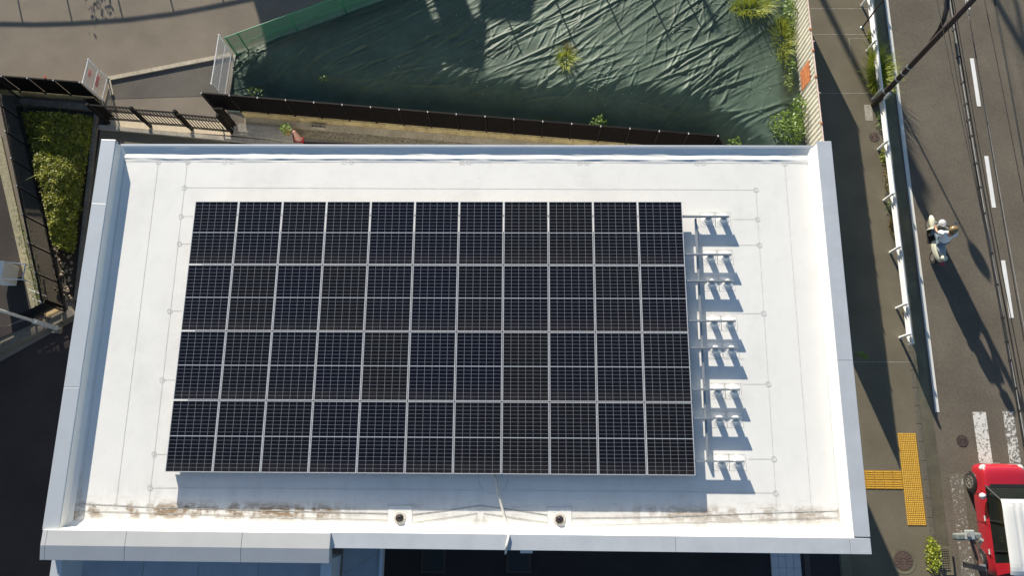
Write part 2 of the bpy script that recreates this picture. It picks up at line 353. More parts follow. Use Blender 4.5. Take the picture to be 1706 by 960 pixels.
# ================================================================ BUILDING
RZ = 7.0; XL, XR, YT, YB = -11.315, 7.995, 8.60, -1.685; HC = 7.335; CW = .375
yN = at(800, 244.5, RZ+.05).y
bl = empty('building', (-1.6, 3.5, 0), 'flat white-roofed building with pale metal copings filling the picture, carrying the solar array', 'building')
MB().box((XL+.06, YB+.05, 0), (XR-.06, yN-.05, RZ-.02)).build('wall', M['wall'], bl)
rm = MB()
# membrane: floor grid with slight waviness toward the north edge upstand
nx, ys = 240, []
prof = [(yN, .055), (yN-.02, .055), (yN-.09, .028), (yN-.17, .004), (yN-.22, .0), (yN-.27, .004), (yN-.33, .014), (yN-.39, .002), (yN-.46, 0), (yN-1.5, 0), (4.5,0),(2.5,0), (.8, 0), (-.2, 0), (at(600,853,7).y, -.0), (at(600,868,7).y, -.004), (YB+.5, 0), (YB+.30, .02), (YB+.2, .14)]
xa, xb = XL+CW-.02, XR-CW+.02
for jn, (yy, zz) in enumerate(prof):
    for i in range(nx+1):
        x = xa+(xb-xa)*i/nx; wv = 0; dy = 0
        if 2 <= jn <= 7:
            wv = .010*noise.noise(Vector((x*1.3, jn*.7, 0)))+.004*noise.noise(Vector((x*4, jn, 3))); dy = .03*noise.noise(Vector((x*.9, 5, 0)))
        xc = 0
        if i < 1: xc = .0
        rm.v.append(Vector((x, yy+dy, RZ+zz+wv)))
W1 = nx+1
for jn in range(len(prof)-1):
    for i in range(nx): rm.f.append((jn*W1+i, (jn+1)*W1+i, (jn+1)*W1+i+1, jn*W1+i+1))
roof = rm.build('roof_membrane', M['membrane'], None, smooth=False); roof.parent = bl; roof.matrix_parent_inverse = Matrix.Translation(-bl.location)
# north metal edge
MB().box((XL+CW, yN+.003, RZ-.2), (XR-CW, yN+.06, RZ+.06)).build('roof_edge_trim', M['coping'], bl)
# inner upstands (membrane over the parapet) with cant
up = MB()
def extr(prof, axis, a, b):   # profile [(across, z)] extruded along an axis
    vs = []; n = len(prof)
    for t in (a, b):
        for (c, z) in prof: vs.append((c, t, z) if axis == 'y' else (t, c, z))
    return vs, [(i, (i+1), n+i+1, n+i) for i in range(n-1)]
up.add(*extr([(XL+CW-.02, HC-.02), (XL+CW+.015, HC-.03), (XL+CW+.03, RZ+.07), (XL+CW+.13, RZ+.004)], 'y', YB+.2, yN-.02))
up.add(*extr([(XR-CW+.02, HC-.02), (XR-CW-.015, HC-.03), (XR-CW-.035, RZ+.07), (XR-CW-.14, RZ+.004)], 'y', YB+.2, yN-.02))
up.add(*extr([(YB+CW-.03, HC-.02), (YB+CW+.0, HC-.03), (YB+CW+.03, RZ+.08), (YB+CW+.16, RZ+.003)], 'x', XL+CW-.01, XR-CW+.01))
up.build('parapet_upstand', M['membrane_plain'], bl)
# copings, in lengths with tiny gaps
def coping(axis, c0, c1, a, b, z, n, m, name='coping', slope=0.0, cuts=None):
    cuts = cuts or [a+(b-a)*i/n for i in range(n+1)]
    mb = MB()
    for i in range(len(cuts)-1):
        s_, t_ = cuts[i]+.004, cuts[i+1]-.004
        za, zb = z+slope, z-slope
        if axis == 'y': vs = [(c0,s_,z-.16),(c1,s_,z-.16),(c1,t_,z-.16),(c0,t_,z-.16),(c0,s_,za),(c1,s_,zb),(c1,t_,zb),(c0,t_,za)]
        else: vs = [(s_,c0,z-.16),(t_,c0,z-.16),(t_,c1,z-.16),(s_,c1,z-.16),(s_,c0,za),(t_,c0,za),(t_,c1,zb),(s_,c1,zb)]
        mb.add(vs, [(0,3,2,1),(4,5,6,7),(0,1,5,4),(1,2,6,5),(2,3,7,6),(3,0,4,7)])
    return mb.build(name, m, bl, bevel=.006)
yl2 = at(150, 338.5, HC).y; yr2 = at(1421, 601, HC).y; yr3 = at(1440, 890, HC).y
coping('y', XL, XL+CW, YB+.33, 0, HC, 0, M['coping_bright'], cuts=[YB+.33, 2.0, yl2, YT], slope=.012)
coping('y', XR-CW, XR, YB, 0, HC, 0, M['coping'], cuts=[YB+.002+CW, yr2, YT], slope=-.006)
coping('x', YB, YB+CW-.02, -4.52, 0, HC, 0, M['coping'], cuts=[-4.52, at(1126,910,HC).x-0, at(1417,910,HC).x, XR], slope=.004)
# parapet bodies
MB().box((XL+.03, YB+.2, RZ-.3), (XL+CW-.03, YT-.02, HC-.17)).box((XR-CW+.03, YB+.1, RZ-.3), (XR-.03, YT-.02, HC-.17)).box((XL+.03, YB+.04, RZ-.3), (XR-.03, YB+CW-.05, HC-.17)).split('parapet', M['wall'], bl)
MB().box((XL+CW, YB+.21, HC-.18),(XL+CW+.012, yN, HC-.03)).build('coping_drip', M['galv'], bl)
# annex: raised two-slope coping and lower roof
za = 7.42; xe = at(549.5, 912, za).x; xw = at(68, 905, za).x; yn_, ym, ys_ = at(300,886,za).y, at(300,912,za).y, at(300,937,za).y
ac = MB()
for (s_, t_) in ((xw, at(77,900,za).x), (at(77,900,za).x, at(208,912,za).x), (at(208,912,za).x, at(402,912,za).x), (at(402,912,za).x, xe)):
    s_ += .004; t_ -= .004
    prof = [(yn_, za-.20), (yn_, za), (ym, za+.015), (ys_, za-.045), (ys_, za-.32)]
    vs = [(s_, c, z) for c, z in prof]+[(t_, c, z) for c, z in prof]
    ac.add(vs, [(0,1,2,3,4),(9,8,7,6,5)]+[(i,5+i,5+(i+1)%5,(i+1)%5) for i in range(5)])
ac.build('annex_coping', mat('annex_coping_metal', (.58,.58,.57), .5, metal=.25, noise_s=2, amt=.04), bl, bevel=.006)
MB().box((xw+.05, -9, 0), (xe-.05, ys_+.06, 6.0)).build('annex_wall', M['wall'], bl)
MB().box((xw+.3, -9, 6.0), (xe-.3, ys_+.05, 6.05)).build('annex_roof', mat('annex_roof_membrane', (.42,.46,.52), .5, noise_s=1.5, amt=.12), bl)
MB().box((xw+.04, -9, 6.0), (xw+.30, ys_+.05, 6.95)).box((xe-.30, -9, 6.0), (xe-.05, ys_+.05, 6.95)).split('annex_parapet', M['coping_bright'], bl)
sm = MB()
for u in (238, 330, 430): sm.box((at(u,950,6.05).x, -9, 6.05), (at(u,950,6.05).x+.012, ys_, 6.056))
sm.split('annex_roof_joint', M['seam_dark'], bl)
# lower canopy right of the annex
cx0, cx1 = xe+.0, at(638, 940, 6.0).x
MB().box((cx0, -9, 5.9), (cx1-.08, YB-.02, 6.0)).build('canopy_roof', mat('canopy_sheet', (.30,.34,.38), .5, noise_s=2, amt=.1), bl)
MB().box((cx1-.079, -9, 5.8), (cx1, YB-.02, 6.07)).build('canopy_fascia', M['coping'], bl)
cb = MB(); cb.strip(at(628, 926, 6.0), at(560, 962, 6.0), .015, 6.0045); cb.build('canopy_joint', M['seam_dark'], bl)

# membrane seams, joint patches (surface pattern of the membrane, one mesh each)
def rp(u, v): return at(u, v, RZ)
sm = MB(); sd = MB(); rg = MB(); Z1 = RZ+.0045
def seam(pts, wd=.011, mb=sm):
    for a, b in zip(pts[:-1], pts[1:]): mb.strip(rp(*a), rp(*b), wd, Z1)
seam([(264,269),(193,843)]); seam([(312,270),(247.5,845)]); seam([(207,278),(131.5,840)])
seam([(207,268.5),(1351,271.5)]); seam([(307,312),(1259,316)], .010); seam([(1307,272),(1352,852)]); seam([(1348,272),(1397,852),(1402,893)], .010); seam([(1259,316),(1294,854)], .010)
seam([(250,813),(1292,821.5)]); seam([(132,840),(193,843),(247,846),(400,850),(470,852),(666,857)], .022, sd); seam([(131,852),(300,857),(650,868)], .014, sd)
seam([(688,858),(740,852),(800,843),(860,851),(914,859)], .020, sd); seam([(688,872),(795,856)], .014, sd); seam([(806,856),(914,872)], .014, sd)
seam([(950,864),(1100,862),(1294,855),(1397,852)], .016, sd); seam([(950,877),(1100,873),(1397,863)], .012, sd)
seam([(117,876),(650,881)], .009); seam([(690,880),(1400,887)], .009); seam([(130,852),(126,876)], .014)
for (a, b) in (((301,360),(322,360)),((299,406),(318,406)),((283,518),(303,518)),((270,633),(294,633)),((257,757),(280,757)),((1222,365),(1262,365)),((1137,408),(1265,408)),((1150,522),(1272,522)),((1237,640),(1280,640)),((1160,598),(1240,598)),((1246,765),(1289,765))): seam([a, b], .010)
seam([(383,858),(383,877)], .012); seam([(395,858),(395,877)], .012); seam([(794,857),(794,880)], .012); seam([(806,857),(806,880)], .012); seam([(1161,870),(1161,883)], .012); seam([(1173,867),(1173,883)], .012)
sm.build('membrane_seams', M['seam'], bl); sd.build('membrane_folds', M['seam_dark'], bl)
for (u, v) in ((264,269.5),(312.5,269.5),(307,312.5),(301.6,360),(299,406),(283,518),(270,633),(257,757),(250,813),(247,845.5),(192,843),(131.5,840),(130,852),(115,876),(207,260),(206,269),
               (1307,272),(1348,272),(1259,316),(1262,365),(1265,408),(1272,522),(1280,640),(1289,765),(1292,822),(1294,854),(1352,852),(1397,852),(1398,863),(794,881),(806,881),(1161,884),(1173,884)):
    p = rp(u, v)
    if p.y < YB+.62: p.y = YB+.62
    rg.ring(p, .052, .066, RZ+.006)
for (u, v) in ((376,254),(388,254),(574,256),(586,256),(770,258),(781,258),(965,259),(977,259),(1160,260),(1171,260)):
    p = rp(u, v); p.y = yN-.42; rg.ring(p, .05, .062, RZ+.007)
rg.build('joint_patches', M['seam'], bl)
big = MB(); q = rp(822, 797); big.lathe([(.36, .001), (.36, .006), (.33, .0065)], (q.x, q.y, RZ), 40); big.build('round_patch', M['membrane_plain'], bl)
big = MB(); big.ring(q, .345, .36, RZ+.0078, 40); big.build('round_patch_rim', M['seam'], bl)

# roof drains
for (u, v, lb) in ((666, 861.5, 'left of the two round roof drains on square white patches'), (932, 864, 'right roof drain on a square white patch, nearer the sagging cable')):
    p = rp(u, v+2); e = empty('roof_drain', p, lb, 'roof drain', 'roof drains in the gutter fold')
    h = .285
    pl = MB().prism([(p.x-h,p.y-h+.04),(p.x-h+.04,p.y-h),(p.x+h-.04,p.y-h),(p.x+h,p.y-h+.04),(p.x+h,p.y+h-.04),(p.x+h-.04,p.y+h),(p.x-h+.04,p.y+h),(p.x-h,p.y+h-.04)], RZ, RZ+.005)
    pl.build('patch', M['membrane_plain'], e)
    rim = MB()
    for s in (-1, 1):
        rim.box((p.x-h-.012, p.y+s*h-.007, RZ+.001), (p.x+h+.012, p.y+s*h+.007, RZ+.0075)); rim.box((p.x+s*h-.007, p.y-h+.008, RZ+.001), (p.x+s*h+.007, p.y+h-.008, RZ+.0072))
    rim.build('patch_edge', M['seam'], e)
    MB().lathe([(.15,.012),(.14,.018),(.10,.02)], (p.x,p.y,RZ), 24).build('flange', mat('drain_flange', (.62,.57,.50), .7, noise_s=14, amt=.3), e)
    st = MB(); st.lathe([(.095,.02),(.095,.045),(.08,.06),(.03,.075)], (p.x,p.y,RZ), 20); st.build('strainer', M['plastic_black'], e)
    rb = MB()
    for i in range(8):
        t = i*math.pi/4; rb.bar((p.x+math.cos(t)*.03,p.y+math.sin(t)*.03,RZ+.085),(p.x+math.cos(t)*.092,p.y+math.sin(t)*.092,RZ+.055),.014,.012)
    rb.build('strainer_ribs', M['iron'], e)
# conduit from array over the parapet
c = MB(); pts = [at(822,786,RZ+.10), at(827,800,RZ+.06), at(830,820,RZ+.06), at(834,838,RZ+.06), at(840,860,RZ+.06), at(846,880,RZ+.10), at(847.5,893,HC+.035), at(845,908,HC+.035), at(842.5,921,HC+.03), at(842,922.5,HC-.3), at(842,923,5.5)]
tag(c.path(pts, .028, 8).build('conduit', M['dirty_white'], origin=pts[0], smooth=True), 'off-white cable conduit sagging from the array edge over the bottom coping', 'cable')
p = at(877, 926, 6.3); wb = MB().box((p.x-.14, YB-.14, 6.22), (p.x+.14, YB+.05, 6.40))
e = empty('wall_box', (p.x, YB-.05, 6.2), 'small white box fixed to the wall under the bottom coping', 'box'); wb.build('housing', M['coping_bright'], e, bevel=.01); MB().box((p.x-.15,YB-.15,6.40),(p.x+.15,YB+.05,6.415)).build('lid', M['white_paint'], e)

# ================================================================ SOLAR ARRAY
def cell_mat():
    m = mat('solar_cells', (.01,.01,.015), .12, spec=.2, coat=.0); nt = m.node_tree; b = nt.nodes['Principled BSDF']; N = nt.nodes.new; L = nt.links.new
    tc = N('ShaderNodeTexCoord'); sp = N('ShaderNodeSeparateXYZ'); L(tc.outputs['Object'], sp.inputs[0])
    def ma(op, a, c):
        n = N('ShaderNodeMath'); n.operation = op
        for i, x in enumerate((a, c)):
            if x is None: continue
            if isinstance(x, (int, float)): n.inputs[i].default_value = x
            else: L(x, n.inputs[i])
        return n.outputs[0]
    px, py = 1.098/6, (1.6695/2-.008)/9
    fx = ma('PINGPONG', ma('ADD', sp.outputs[0], 1.098/2), px/2)
    ay = ma('SUBTRACT', ma('ABSOLUTE', ma('SUBTRACT', sp.outputs[1], 1.7055/2), None), .008)
    fy = ma('PINGPONG', ma('ABSOLUTE', ay, None), py/2)
    lx = ma('LESS_THAN', fx, .0032); ly = ma('LESS_THAN', fy, .0024); mid = ma('LESS_THAN', ay, -.001)
    tot = ma('MAXIMUM', ma('MAXIMUM', lx, ly), mid)
    oi = N('ShaderNodeObjectInfo'); r = N('ShaderNodeValToRGB'); r.color_ramp.elements[0].color = (.0045,.0055,.0115,1); r.color_ramp.elements[1].color = (.009,.0085,.0095,1); L(oi.outputs['Random'], r.inputs[0])
    nz = N('ShaderNodeTexNoise'); nz.inputs['Scale'].default_value = 5; L(tc.outputs['Object'], nz.inputs[0])
    mx = N('ShaderNodeMix'); mx.data_type = 'RGBA'; L(tot, mx.inputs[0]); L(r.outputs[0], mx.inputs[6]); ml = N('ShaderNodeMix'); ml.data_type = 'RGBA'; L(mid, ml.inputs[0]); ml.inputs[6].default_value = (.24,.26,.30,1); ml.inputs[7].default_value = (.46,.49,.54,1); L(ml.outputs[2], mx.inputs[7])
    n2 = N('ShaderNodeTexNoise'); n2.inputs['Scale'].default_value = 3.0; n2.inputs['Detail'].default_value = 6; L(tc.outputs['Object'], n2.inputs[0])
    ds = N('ShaderNodeMapRange'); ds.inputs[1].default_value = .0; ds.inputs[2].default_value = .35; ds.inputs[3].default_value = .10; ds.inputs[4].default_value = .0; L(sp.outputs[1], ds.inputs[0])
    dm = ma('MULTIPLY', ds.outputs[0], n2.outputs[0]); m2 = N('ShaderNodeMix'); m2.data_type = 'RGBA'; L(dm, m2.inputs[0]); L(mx.outputs[2], m2.inputs[6]); m2.inputs[7].default_value = (.30,.25,.22,1)
    L(m2.outputs[2], b.inputs['Base Color'])
    rr = N('ShaderNodeMapRange'); rr.inputs[3].default_value = .10; rr.inputs[4].default_value = .22; L(nz.outputs[0], rr.inputs[0]); L(rr.outputs[0], b.inputs['Roughness']); return m
M['cells'] = cell_mat()
AX, AY, AZt = -8.615, .0025, RZ+.250
PW, PL = 1.134, 1.7055
proto = empty('solar_panel', (0,0,0), 'x', 'solar panel', 'solar panels of the roof array')
fr = MB(); z0, z1 = -.035, 0
fr.box((-PW/2,0,z0),(PW/2,.011,z1)).box((-PW/2,PL-.011,z0),(PW/2,PL,z1)).box((-PW/2,.0112,z0),(-PW/2+.011,PL-.0112,z1)).box((PW/2-.011,.0112,z0),(PW/2,PL-.0112,z1))
fr.build('frame', M['alu'], proto)
MB().box((-PW/2+.0112,.0112,-.012),(PW/2-.0112,PL-.0112,-.003)).build('cell_glass', M['cells'], proto)
rows = ['top', 'second', 'third', 'bottom']; ords = ['first','second','third','fourth','fifth','sixth','seventh','eighth','ninth','tenth','eleventh']
sh = .0032; first = True
for r in range(4):
    for c_ in range(11):
        o = proto if first else copy_tree(proto); first = False
        s = r*1.7275; o.location = (AX+PW/2+c_*1.154-sh*s, AY+s+sh*c_*1.154, AZt-.002*random.random()); o.rotation_euler = (random.uniform(-.001,.001), random.uniform(-.001,.001), sh)
        row = rows[3-r]
        if c_ == 0: lb = f'black gridded solar panel at the left end of the {row} row of the array'
        elif c_ == 10: lb = f'black gridded solar panel at the right end of the {row} row, beside the mounting rails'
        else: lb = f'black gridded solar panel, {ords[c_]} from the left in the {row} row of the array'
        o['label'] = lb
# rails, feet and cross beam: one mounting frame
RY = [6.551,5.525,4.824,3.796,3.117,2.087,1.394,.374]
mf = empty('mounting_frame', (4.4, 3.4, RZ), 'galvanised mounting rails on white feet carrying the solar panels, sticking out to their right', 'mounting frame')
xl_, z_ = -8.62, RZ+.212
for yy in RY:
    b = MB(); b.add([(xl_,yy-.02,RZ+.125),(xl_,yy+.0,RZ+.125),(xl_,yy+.0,z_),(xl_,yy+.02,z_),(xl_,yy+.02,z_+.003),(xl_,yy-.02,z_+.003),(xl_,yy-.02,z_),(xl_,yy-.003,z_),(xl_,yy-.003,RZ+.128),(xl_,yy-.02,RZ+.128)]
        +[(5.25,yy-.02,RZ+.125),(5.25,yy+.0,RZ+.125),(5.25,yy+.0,z_),(5.25,yy+.02,z_),(5.25,yy+.02,z_+.003),(5.25,yy-.02,z_+.003),(5.25,yy-.02,z_),(5.25,yy-.003,z_),(5.25,yy-.003,RZ+.128),(5.25,yy-.02,RZ+.128)],
        [tuple(range(10)), tuple(range(19,9,-1))]+[(k+10,(k+1)%10+10,(k+1)%10,k) for k in range(10)])
    r_ = b.build('rail', M['galv'], mf); MB().box((5.2505,yy-.021,RZ+.124),(5.253,yy+.021,RZ+.216)).build('end_cap', M['alu'], r_)
    for fx in (4.737, 5.135, -8.40):
        c = Vector((fx, yy-.01, RZ))
        ft = MB().lathe([(.17,.0),(.165,.004),(.12,.010),(.095,.020),(.086,.035),(.084,.112),(.078,.118),(.03,.1225)], c, 28).build('foot', M['membrane_plain'], mf)
        MB().lathe([(.03,.1227),(.03,.1245)], c, 6).build('bolt', M['galv'], ft)
        pd = MB()
        for (a, b_) in (((-.2,-.19),(.2,-.19)),((-.2,.19),(.2,.19)),((-.2,-.19),(-.2,.19)),((.2,-.19),(.2,.19))): pd.strip((c.x+a[0],c.y+a[1]), (c.x+b_[0],c.y+b_[1]), .009, RZ+.0052)
        pd.build('pad_edge', M['seam'], ft)
xc = 4.404; cb = MB()
ya_, yb_ = .40, 6.52
cb.add([(xc-.025,ya_,RZ+.06),(xc-.021,ya_,RZ+.06),(xc-.021,ya_,RZ+.112),(xc+.025,ya_,RZ+.112),(xc+.025,ya_,RZ+.117),(xc-.025,ya_,RZ+.117)]+[(xc-.025,yb_,RZ+.06),(xc-.021,yb_,RZ+.06),(xc-.021,yb_,RZ+.112),(xc+.025,yb_,RZ+.112),(xc+.025,yb_,RZ+.117),(xc-.025,yb_,RZ+.117)], [tuple(range(6)), tuple(range(11,5,-1))]+[(k+6,(k+1)%6+6,(k+1)%6,k) for k in range(6)])
cbo = cb.build('cross_beam', M['galv'], mf)
for yy in RY:
    for d in (-.12, .12):
        if .45 < yy+d < 6.5: MB().tube((xc+.012, yy+d, RZ+.1175), (xc+.012, yy+d, RZ+.120), .009, n=8).build('bolt', M['plastic_black'], cbo)
for yy in (.42, 1.75, 3.45, 5.2, 6.5): MB().box((xc-.02, yy-.02, RZ), (xc+.02, yy+.02, RZ+.0595)).build('support_pad', M['galv'], mf)

# ================================================================ NORTH SIDE: louvre fences, gate, wall
def sst(a, b, x):
    t = max(0, min(1, (x-a)/(b-a))); return t*t*(3-2*t)
def along(a, b, t): return a+(b-a)*t
def louvre_fence(A, B, zb, zt, sp, label, deg=24):
    A = Vector((A.x, A.y, 0)); B = Vector((B.x, B.y, 0)); L_ = (B-A).length; n = max(1, round(L_/sp)); d = (B-A).normalized(); nrm = Vector((-d.y, d.x, 0))
    if nrm.y < 0: nrm = -nrm
    e = empty('louvre_fence', A, label, 'fence')
    for i in range(n):
        p = along(A, B, i/n); q = along(A, B, (i+1)/n); mb = MB(); z = zb+.04
        pitch = .062; hw = .034; ang = math.radians(deg)
        while z < zt-.03:
            off = nrm*(math.cos(ang)*hw); up_ = Vector((0,0,math.sin(ang)*hw))
            a_ = p+d*.02; b_ = q-d*.02; t_ = Vector((0,0,.003))
            mb.add([a_-off-up_+Vector((0,0,z)), b_-off-up_+Vector((0,0,z)), b_+off+up_+Vector((0,0,z)), a_+off+up_+Vector((0,0,z)),
                    a_-off-up_+Vector((0,0,z))-t_, b_-off-up_+Vector((0,0,z))-t_, b_+off+up_+Vector((0,0,z))-t_, a_+off+up_+Vector((0,0,z))-t_], [(0,1,2,3),(7,6,5,4),(0,4,5,1),(2,6,7,3)])
            z += pitch
        mb.build('louvre_panel', M['louvre'], e)
    for i in range(n+1):
        p = along(A, B, i/n)-nrm*.04
        ps = MB().bar(p+Vector((0,0,zb-.3)), p+Vector((0,0,zt)), .045, .045, up=(0,1,0)); ps.build('post', M['black_metal'], e)
    for i in range(n+1):
        p = along(A, B, i/n)-nrm*.02; MB().box((p.x-.016,p.y-.03,zt+.018),(p.x+.016,p.y+.03,zt+.04)).build('post_cap', M['cap'], e)
    MB().bar(A+Vector((0,0,zt)), B+Vector((0,0,zt)), .05, .03).bar(A+Vector((0,0,zb)), B+Vector((0,0,zb)), .05, .03).split('rail', M['black_metal'], e)
    return e
A3 = at(336, 154.5, 1.6); B3 = at(1196, 226, 1.6)
lf = louvre_fence(A3, B3, .45, 1.6, 1.0, 'long black louvred fence on a mossy block wall between building and green tarp')
d3 = (B3-A3); d3.z = 0; d3.normalize(); n3 = Vector((-d3.y, d3.x, 0)); 
C3 = B3+Vector((.55,-1.3,0))
e = empty('louvre_fence', (B3.x,B3.y,0), 'short black fence return at the right end of the long fence, by the roof edge', 'fence')
mb = MB()
for i in range(14): mb.bar(Vector((B3.x,B3.y,.5+i*.08)), Vector((C3.x,C3.y,.5+i*.08)), .05, .01)
mb.build('louvre_panel', M['louvre'], e); MB().bar(Vector((B3.x+.02,B3.y,1.6)), Vector((C3.x,C3.y,1.6)), .04,.03).build('rail', M['black_metal'], e)
MB().bar(Vector((C3.x,C3.y,0)), Vector((C3.x,C3.y,1.6)), .05,.05).build('post', M['black_metal'], e)
wl = empty('block_wall', (A3.x,A3.y,0), 'low mossy yellow-brown block wall under the long black fence', 'wall')
nb = 27
W0 = A3+d3*1.0; L3 = (Vector((10.1,0,0))-Vector((W0.x,0,0))).x/d3.x
ww = MB()
for i in range(nb):
    a = W0+d3*(L3*i/nb+.004); b = W0+d3*(L3*(i+1)/nb-.004); a.z = b.z = .21; ww.bar(a, b, .15, .42)
ww.build('blocks', M['old_concrete'], wl, bevel=.008)
gs = MB(); a0, a1 = W0-n3*.08, W0+d3*L3-n3*.08
gs.prism([a0.xy, a1.xy, (a1-n3*.75).xy, (a0-n3*.55).xy], 0, .05); gs.build('gravel_strip', M['gravel'], kind='structure')
ld = MB(); ld.prism([(a0-n3*.001).xy, (a1-n3*.001).xy, (a1-n3*.27).xy, (a0-n3*.27).xy], 0, .075); ld.build('wall_footing', M['tan_concrete'], kind='structure')
pb = MB()
P0 = at(505,225,.05)
random.seed(3)
for i in range(420):
    t = random.random(); p = W0+d3*(3.2+t*12)-n3*random.uniform(.36,.62); r = random.uniform(.012,.035)
    pb.add([p+Vector((r*random.uniform(.7,1.2)*a, r*random.uniform(.7,1.2)*b, (.05-p.z)+c*r*.8)) for a,b,c in ((1,0,0),(-1,0,0),(0,1,0),(0,-1,0),(0,0,1),(0,0,-1))], [(0,2,4),(2,1,4),(1,3,4),(3,0,4),(2,0,5),(1,2,5),(3,1,5),(0,3,5)])
pb.build('loose_stones', M['concrete'], kind='stuff')
def vent_block(u, v, label):
    p = at(u, v, .12); e = empty('hollow_block', p, label, 'concrete block'); mb = MB(); L_ = .5
    q = Vector((p.x,p.y,0)); 
    for sgn in (-1,1): mb.bar(q-d3*L_/2+n3*.05*sgn+Vector((0,0,.12)), q+d3*L_/2+n3*.05*sgn+Vector((0,0,.12)), .02, .14)
    for i in range(6): 
        c_ = q-d3*L_/2+d3*(L_*i/5)+Vector((0,0,.12)); mb.bar(c_-n3*.039, c_+n3*.039, .03, .138)
    mb.build('shell', M['concrete'], e)
vent_block(531, 211, 'hollow concrete block with open cells lying on gravel right of the traffic cone')
# concrete platform with frames, cone, plant pot
pf = empty('concrete_step', at(445,225), 'weathered concrete step with a sunken lid beside the gate', 'step')
c4 = [at(392,203,.18), at(480,209,.18), at(489,237,.18), at(392,222,.18)]
c4 = [at(390,204,.18), at(486,212,.18), at(488,236,.18), at(388,224,.18)]
MB().prism([p.xy for p in c4], 0, .18).build('slab', M['concrete'], pf, bevel=.01)
c5 = [at(396,207,.2), at(474,214,.2), at(474,226,.2), at(396,219,.2)]
MB().prism([p.xy for p in c5], .18, .20).build('lid', M['concrete'], pf, bevel=.004)
q = at(497.5, 231); e = empty('traffic_cone', q, 'faded pink traffic cone with a red base standing by the concrete step', 'traffic cone')
MB().lathe([(.17,.03),(.13,.05),(.035,.62),(.02,.63)], q, 20).build('cone_body', M['pale_pink'], e, smooth=False)
MB().box((q.x-.2,q.y-.2,0.005),(q.x+.2,q.y+.2,.035)).build('cone_base', M['red'], e, bevel=.01)
MB().tube(q+Vector((0,0,.56)), q+Vector((0,0,.60)), .06, .055).build('collar_ring', M['pale_pink'], e)
def leaves(mb, c, n, rad, hgt, size, rnd=random, flat=.5, upb=.4):
    for i in range(n):
        while True:
            p = Vector((rnd.uniform(-1,1), rnd.uniform(-1,1), rnd.uniform(0,1)))
            if p.x*p.x+p.y*p.y+p.z*p.z*.8 < 1: break
        p = Vector((c[0]+p.x*rad[0], c[1]+p.y*rad[1], c[2]+p.z*hgt)); s = size*rnd.uniform(.6,1.3)
        d = Vector((rnd.gauss(0,1), rnd.gauss(0,1), rnd.gauss(0,flat))).normalized(); nrm = Vector((rnd.gauss(0,.6), rnd.gauss(0,.6), 1)).normalized(); r = d.cross(nrm).normalized()
        mb.add([p, p+d*s*.5+r*s*.3, p+d*s, p+d*s*.5-r*s*.3], [(0,1,2,3)])
def blades(mb, c, n, rad, h, wd=.012, lean=.6, rnd=random):
    for i in range(n):
        t = rnd.uniform(0, 6.283); q = math.sqrt(rnd.random())
        b = Vector((c[0]+math.cos(t)*rad[0]*q, c[1]+math.sin(t)*rad[1]*q, c[2])); dr = Vector((math.cos(t)+rnd.gauss(0,.5), math.sin(t)+rnd.gauss(0,.5), 0)); dr.normalize()
        hh = h*rnd.uniform(.5,1.15); ln = lean*hh*rnd.uniform(.4,1.3); sd_ = Vector((-dr.y, dr.x, 0))*wd*rnd.uniform(.7,1.4); pr = None; vs = []
        for k_ in range(4):
            f = k_/3; p = b+dr*ln*f*f+Vector((0,0,hh*(f-.28*f*f*lean)))
            w_ = sd_*(1-f*.85); vs += [p-w_, p+w_]
        mb.add(vs, [(0,1,3,2),(2,3,5,4),(4,5,7,6)])
q = at(481, 221, .18); e = empty('potted_plant', q, 'leafy green plant in a terracotta pot on the concrete step', 'potted plant')
MB().lathe([(.09,0),(.13,.20),(.145,.20),(.145,.23),(.12,.23)], q, 20).build('pot', M['terracotta'], e)
mb = MB(); leaves(mb, (q.x, q.y, q.z+.22), 170, (.2,.2), .38, .09); mb.build('foliage', M['leaf'], e)
mb = MB()
for i in range(5): mb.tube(q+Vector((0,0,.2)), q+Vector((random.uniform(-.12,.12), random.uniform(-.12,.12), .5)), .008, .004, 5)
mb.build('stems', M['dry'], e)

# gate
gt = empty('sliding_gate', at(181.6,204.6), 'black barred gate of three leaves between the planter and the long fence', 'gate')
feet = [at(181.6,205), at(251,210.5), at(320,215.5), at(388,222)]
for i in range(3):
    a, b = feet[i].copy(), feet[i+1].copy(); d = (b-a).normalized(); nn = Vector((-d.y,d.x,0)); a2 = a+nn*(.0-.05*i); b2 = b+nn*(-.05*i)
    mb = MB(); mb.bar(a2+Vector((0,0,1.45)), b2+Vector((0,0,1.45)), .05, .04); mb.bar(a2+Vector((0,0,.35)), b2+Vector((0,0,.35)), .03, .03); mb.bar(a2+Vector((0,0,.46)), b2+Vector((0,0,.46)), .03, .03)
    nbar = 13
    for k_ in range(nbar+1):
        p = a2+(b2-a2)*(k_/nbar); mb.bar(p+Vector((0,0,.36)), p+Vector((0,0,1.44)), .022, .022, up=(0,1,0))
    mb.build('gate_leaf', M['black_metal'], gt)
for p in feet: MB().bar(p, p+Vector((0,0,1.5)), .1, .1, up=(0,1,0)).build('gate_post', M['black_metal'], gt)
for p in feet[:1]+feet[3:]:
    MB().bar(p+Vector((0,.25,.02)), p+Vector((0,.25,1.5)), .05, .35, up=(1,0,0)).build('gate_post', M['black_metal'], gt)
gf = MB(); gf.prism([at(186,187).xy, at(385,206).xy, at(392,226).xy, at(178,212).xy], 0, .006); gf.build('gate_threshold', mat('threshold_concrete', (.55,.46,.33), .9, noise_s=8, amt=.15), kind='structure')
MB().prism([at(168,214).xy, at(384,230).xy, (at(384,230).x,9.5), (at(168,214).x,9.5)], -.1, .0085).build('sunlit_apron', M['walk'], kind='structure')  # lighter strip over the dark yard, sunlight put into its colour
